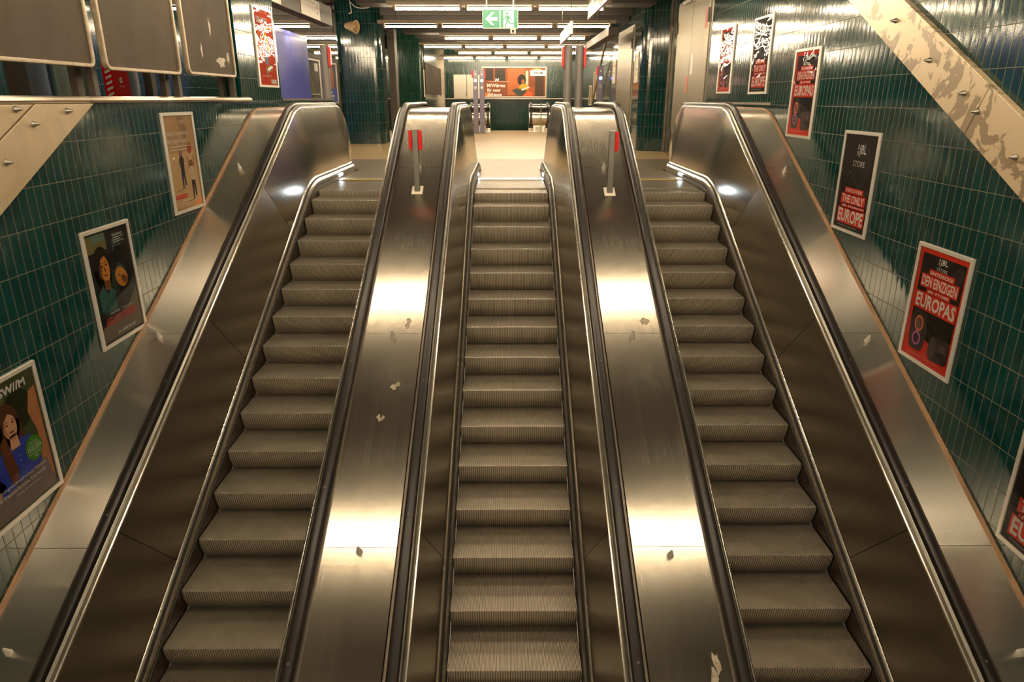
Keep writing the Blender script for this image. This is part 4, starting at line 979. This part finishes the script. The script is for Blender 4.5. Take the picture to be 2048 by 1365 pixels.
# ------------------------------------------------------------------ signs
r = empty('exit_sign', (-.122, 12.0, 2.247), 0, 'green and white emergency exit sign with arrow and running figure', 'sign')
mb = MB(); mb.box(-.282, .282, 0, .05, 0, .281); mb.build('sign_box', M['signwhite'], r, bevel=.004)
art(r, 'green_field', M['signgreen'], 0, [rect(-.272, -.012, .01, .271), rect(.004, .274, .01, .271)])
for o in r.children: pass
art(r, 'white_arrow', M['signwhite'], 1, [[(-.235, .14), (-.13, .235), (-.09, .235), (-.165, .165), (-.04, .165), (-.04, .115), (-.165, .115), (-.09, .045), (-.13, .045)]])
art(r, 'white_doorway', M['signwhite'], 1, [rect(.05, .215, .012, .255)])
art(r, 'running_figure', M['signgreen'], 2, [ell(.108, .215, .021, .021), [(.085, .19), (.135, .19), (.165, .15), (.185, .12), (.175, .112), (.15, .138), (.14, .15), (.135, .115), (.16, .085), (.20, .08), (.22, .078), (.22, .062), (.155, .066), (.12, .098), (.098, .06), (.085, .018), (.068, .022), (.08, .068), (.098, .11), (.098, .155), (.08, .135), (.05, .128), (.05, .142), (.072, .152)]])
for x in (-.215, .208):
    mb = MB(); mb.box(x - .008, x + .008, .015, .031, .28, 1.6); mb.build('hanger_rod', M['post_steel'], r)
mb = MB(); mb.box(.16, .245, .0, .05, -.075, -.003); mb.build('sensor_box', M['offwhite'], r, bevel=.004); mb = MB(); mb.box(.185, .22, -.002, 0, -.06, -.02); mb.build('sensor_window', M['blackprint'], r)
# long sign box on the left
r = empty('hanging_sign_box', (-3.62, 12.9, 2.60), PI / 2, 'long dark sign box with white field hanging left of the thick teal pillar', 'sign')
mb = MB(); mb.box(-3.4, 2.75, 0, .22, 0, .36); mb.build('sign_box', M['dark_post'], r, bevel=.006)
art(r, 'white_field', M['offwhite'], 0, [rect(.45, 1.75, .01, .33)]); art(r, 'lettering', M['blackprint'], 1, [rect(1.55, 1.60, .10, .14)], [('Sonnenstraße Schwanthalerstraße', .52, 1.45, .25, .31, .0), ('U', 1.52, 1.64, .20, .30, .01)])
art(r, 'white_field', M['offwhite'], 0, [rect(-2.2, -.7, .01, .33)])
for x in (-2.9, 2.3):
    mb = MB(); mb.box(x - .015, x + .015, .09, .12, .36, 1.25); mb.build('hanger_rod', M['dark_post'], r)
# sign top right, seen from its left side
r = empty('hanging_sign', (1.52, 12.9, 2.62), -PI / 2, 'light framed hanging sign with picture panel cut by the top edge', 'sign')
mb = MB(); mb.box(-1.6, 1.5, 0, .05, 0, .62); mb.build('sign_box', M['post_steel'], r, bevel=.004)
o1 = art(r, 'picture_panel', C(120, 150, 170), 0, [rect(-1.0, -.6, .05, .58), rect(-.2, .2, .05, .58)]); art(r, 'picture_panel', C(200, 130, 90), 0, [rect(.3, .9, .05, .58)])
# small hanging sign
r = empty('hanging_sign', (1.02, 13.6, 2.19), -PI / 2, 'small pale hanging sign on thin wires above the paired grey columns', 'sign')
mb = MB(); mb.box(-1.1, 1.3, 0, .04, 0, .20); mb.build('sign_plate', M['post_steel'], r, bevel=.004)
for x in (-.9, 1.1):
    mb = MB(); mb.cyl((x, .02, .2), (x, .02, 1.66), .006, n=6); mb.build('hanger_wire', M['dark_post'], r)
mb = MB(); mb.box(-.12, .12, -2.4, 2.4, 0, .19); o = mb.build('cable_duct', M['dark_post'], bevel=.01); o.location = (2.45, 19.9, 2.58); tag(o, 'long brown cable duct under the ceiling near the right hall wall', 'duct')
# steel brackets and cables over the hall
# horn speaker
r = empty('horn_loudspeaker', (-4.13, 20.0, 2.98), 0, 'beige horn loudspeaker mounted on the thick teal tiled pillar', 'loudspeaker')
mb = MB(); ax = Vector((.85, -.35, -.12)); mb.lathe((-.14, -.12, .02), ax, [(0, .0), (.0, .05), (.03, .075), (.30, .15), (.34, .165), (.335, .14), (.25, .11), (.10, .05)], 24); mb.build('horn_body', M['horn'], r, smooth=True)
mb = MB(); mb.lathe(Vector((-.14, -.12, .02)) + ax.normalized() * .12, ax, [(0, .04), (.12, .045), (.16, .03)], 14); mb.build('horn_driver', M['offwhite'], r, smooth=True)
mb = MB(); mb.box(-.03, .03, -.12, .1, .09, .13); mb.build('bracket', M['dark_post'], r)
# coiled cable at the top of the pillar
pts = [(.34 * math.cos(t) * (1 + .1 * math.sin(3 * t)), -.03 + .02 * math.sin(2 * t), .17 * math.sin(t)) for t in [2 * PI * i / 30 for i in range(46)]] + [(-.30, -.05, -.28), (-.38, -.05, -.30)]
mb = MB()
for p, q in zip(pts, pts[1:]): mb.cyl(p, q, .012, n=8)
o = mb.build('cable_coil', M['offwhite'], smooth=True); tag(o, 'loose coil of pale cable at the top of the thick teal pillar', 'cable'); o.location = (-3.80, 20.03, 3.60)

# ------------------------------------------------------------------ second level of parts
SUB = {'hinge': 'door_leaf', 'door_handle': 'door_leaf', 'notice_sheet': 'door_leaf', 'red_sticker': 'door_leaf', 'torn_patch': 'board_sheet', 'horn_driver': 'horn_body', 'white_arrow': 'green_field',
       'white_doorway': 'green_field', 'running_figure': 'green_field', 'skirt_brush': 'skirt_panel', 'skirt_light': 'skirt_panel', 'trim_groove': 'lower_trim', 'sensor_window': 'sensor_box', 'face_feature': 'face',
       'shirt_button': 'shirt', 'speaker_face': 'speaker_silhouette', 'logo_lettering': 'white_logo_plate', 'handrail_mark': 'handrail', 'round_button': 'post_body', 'signal_light': 'post_body', 'arrow_mark': 'post_body',
       'warning_stripe': 'cabinet_body', 'round_label': 'cabinet_body', 'green_mark': 'cabinet_body'}
for o in list(bpy.data.objects):
    b = o.name.split('.')[0]
    if b in SUB and o.parent and o.parent.type == 'EMPTY':
        side = lambda q: (sum(v.co.x for v in q.data.vertices) / len(q.data.vertices)) > 0
        c = [q for q in o.parent.children if q.name.split('.')[0] == SUB[b]]
        if b in ('skirt_brush', 'skirt_light', 'trim_groove', 'handrail_mark'): c = [q for q in c if side(q) == side(o)]
        if b in ('hinge', 'door_handle', 'notice_sheet', 'red_sticker'):
            my = lambda q: sum(v.co.y for v in q.data.vertices) / len(q.data.vertices)
            c.sort(key=lambda q: abs(my(q) - my(o)))
        if c: o.parent = c[0]
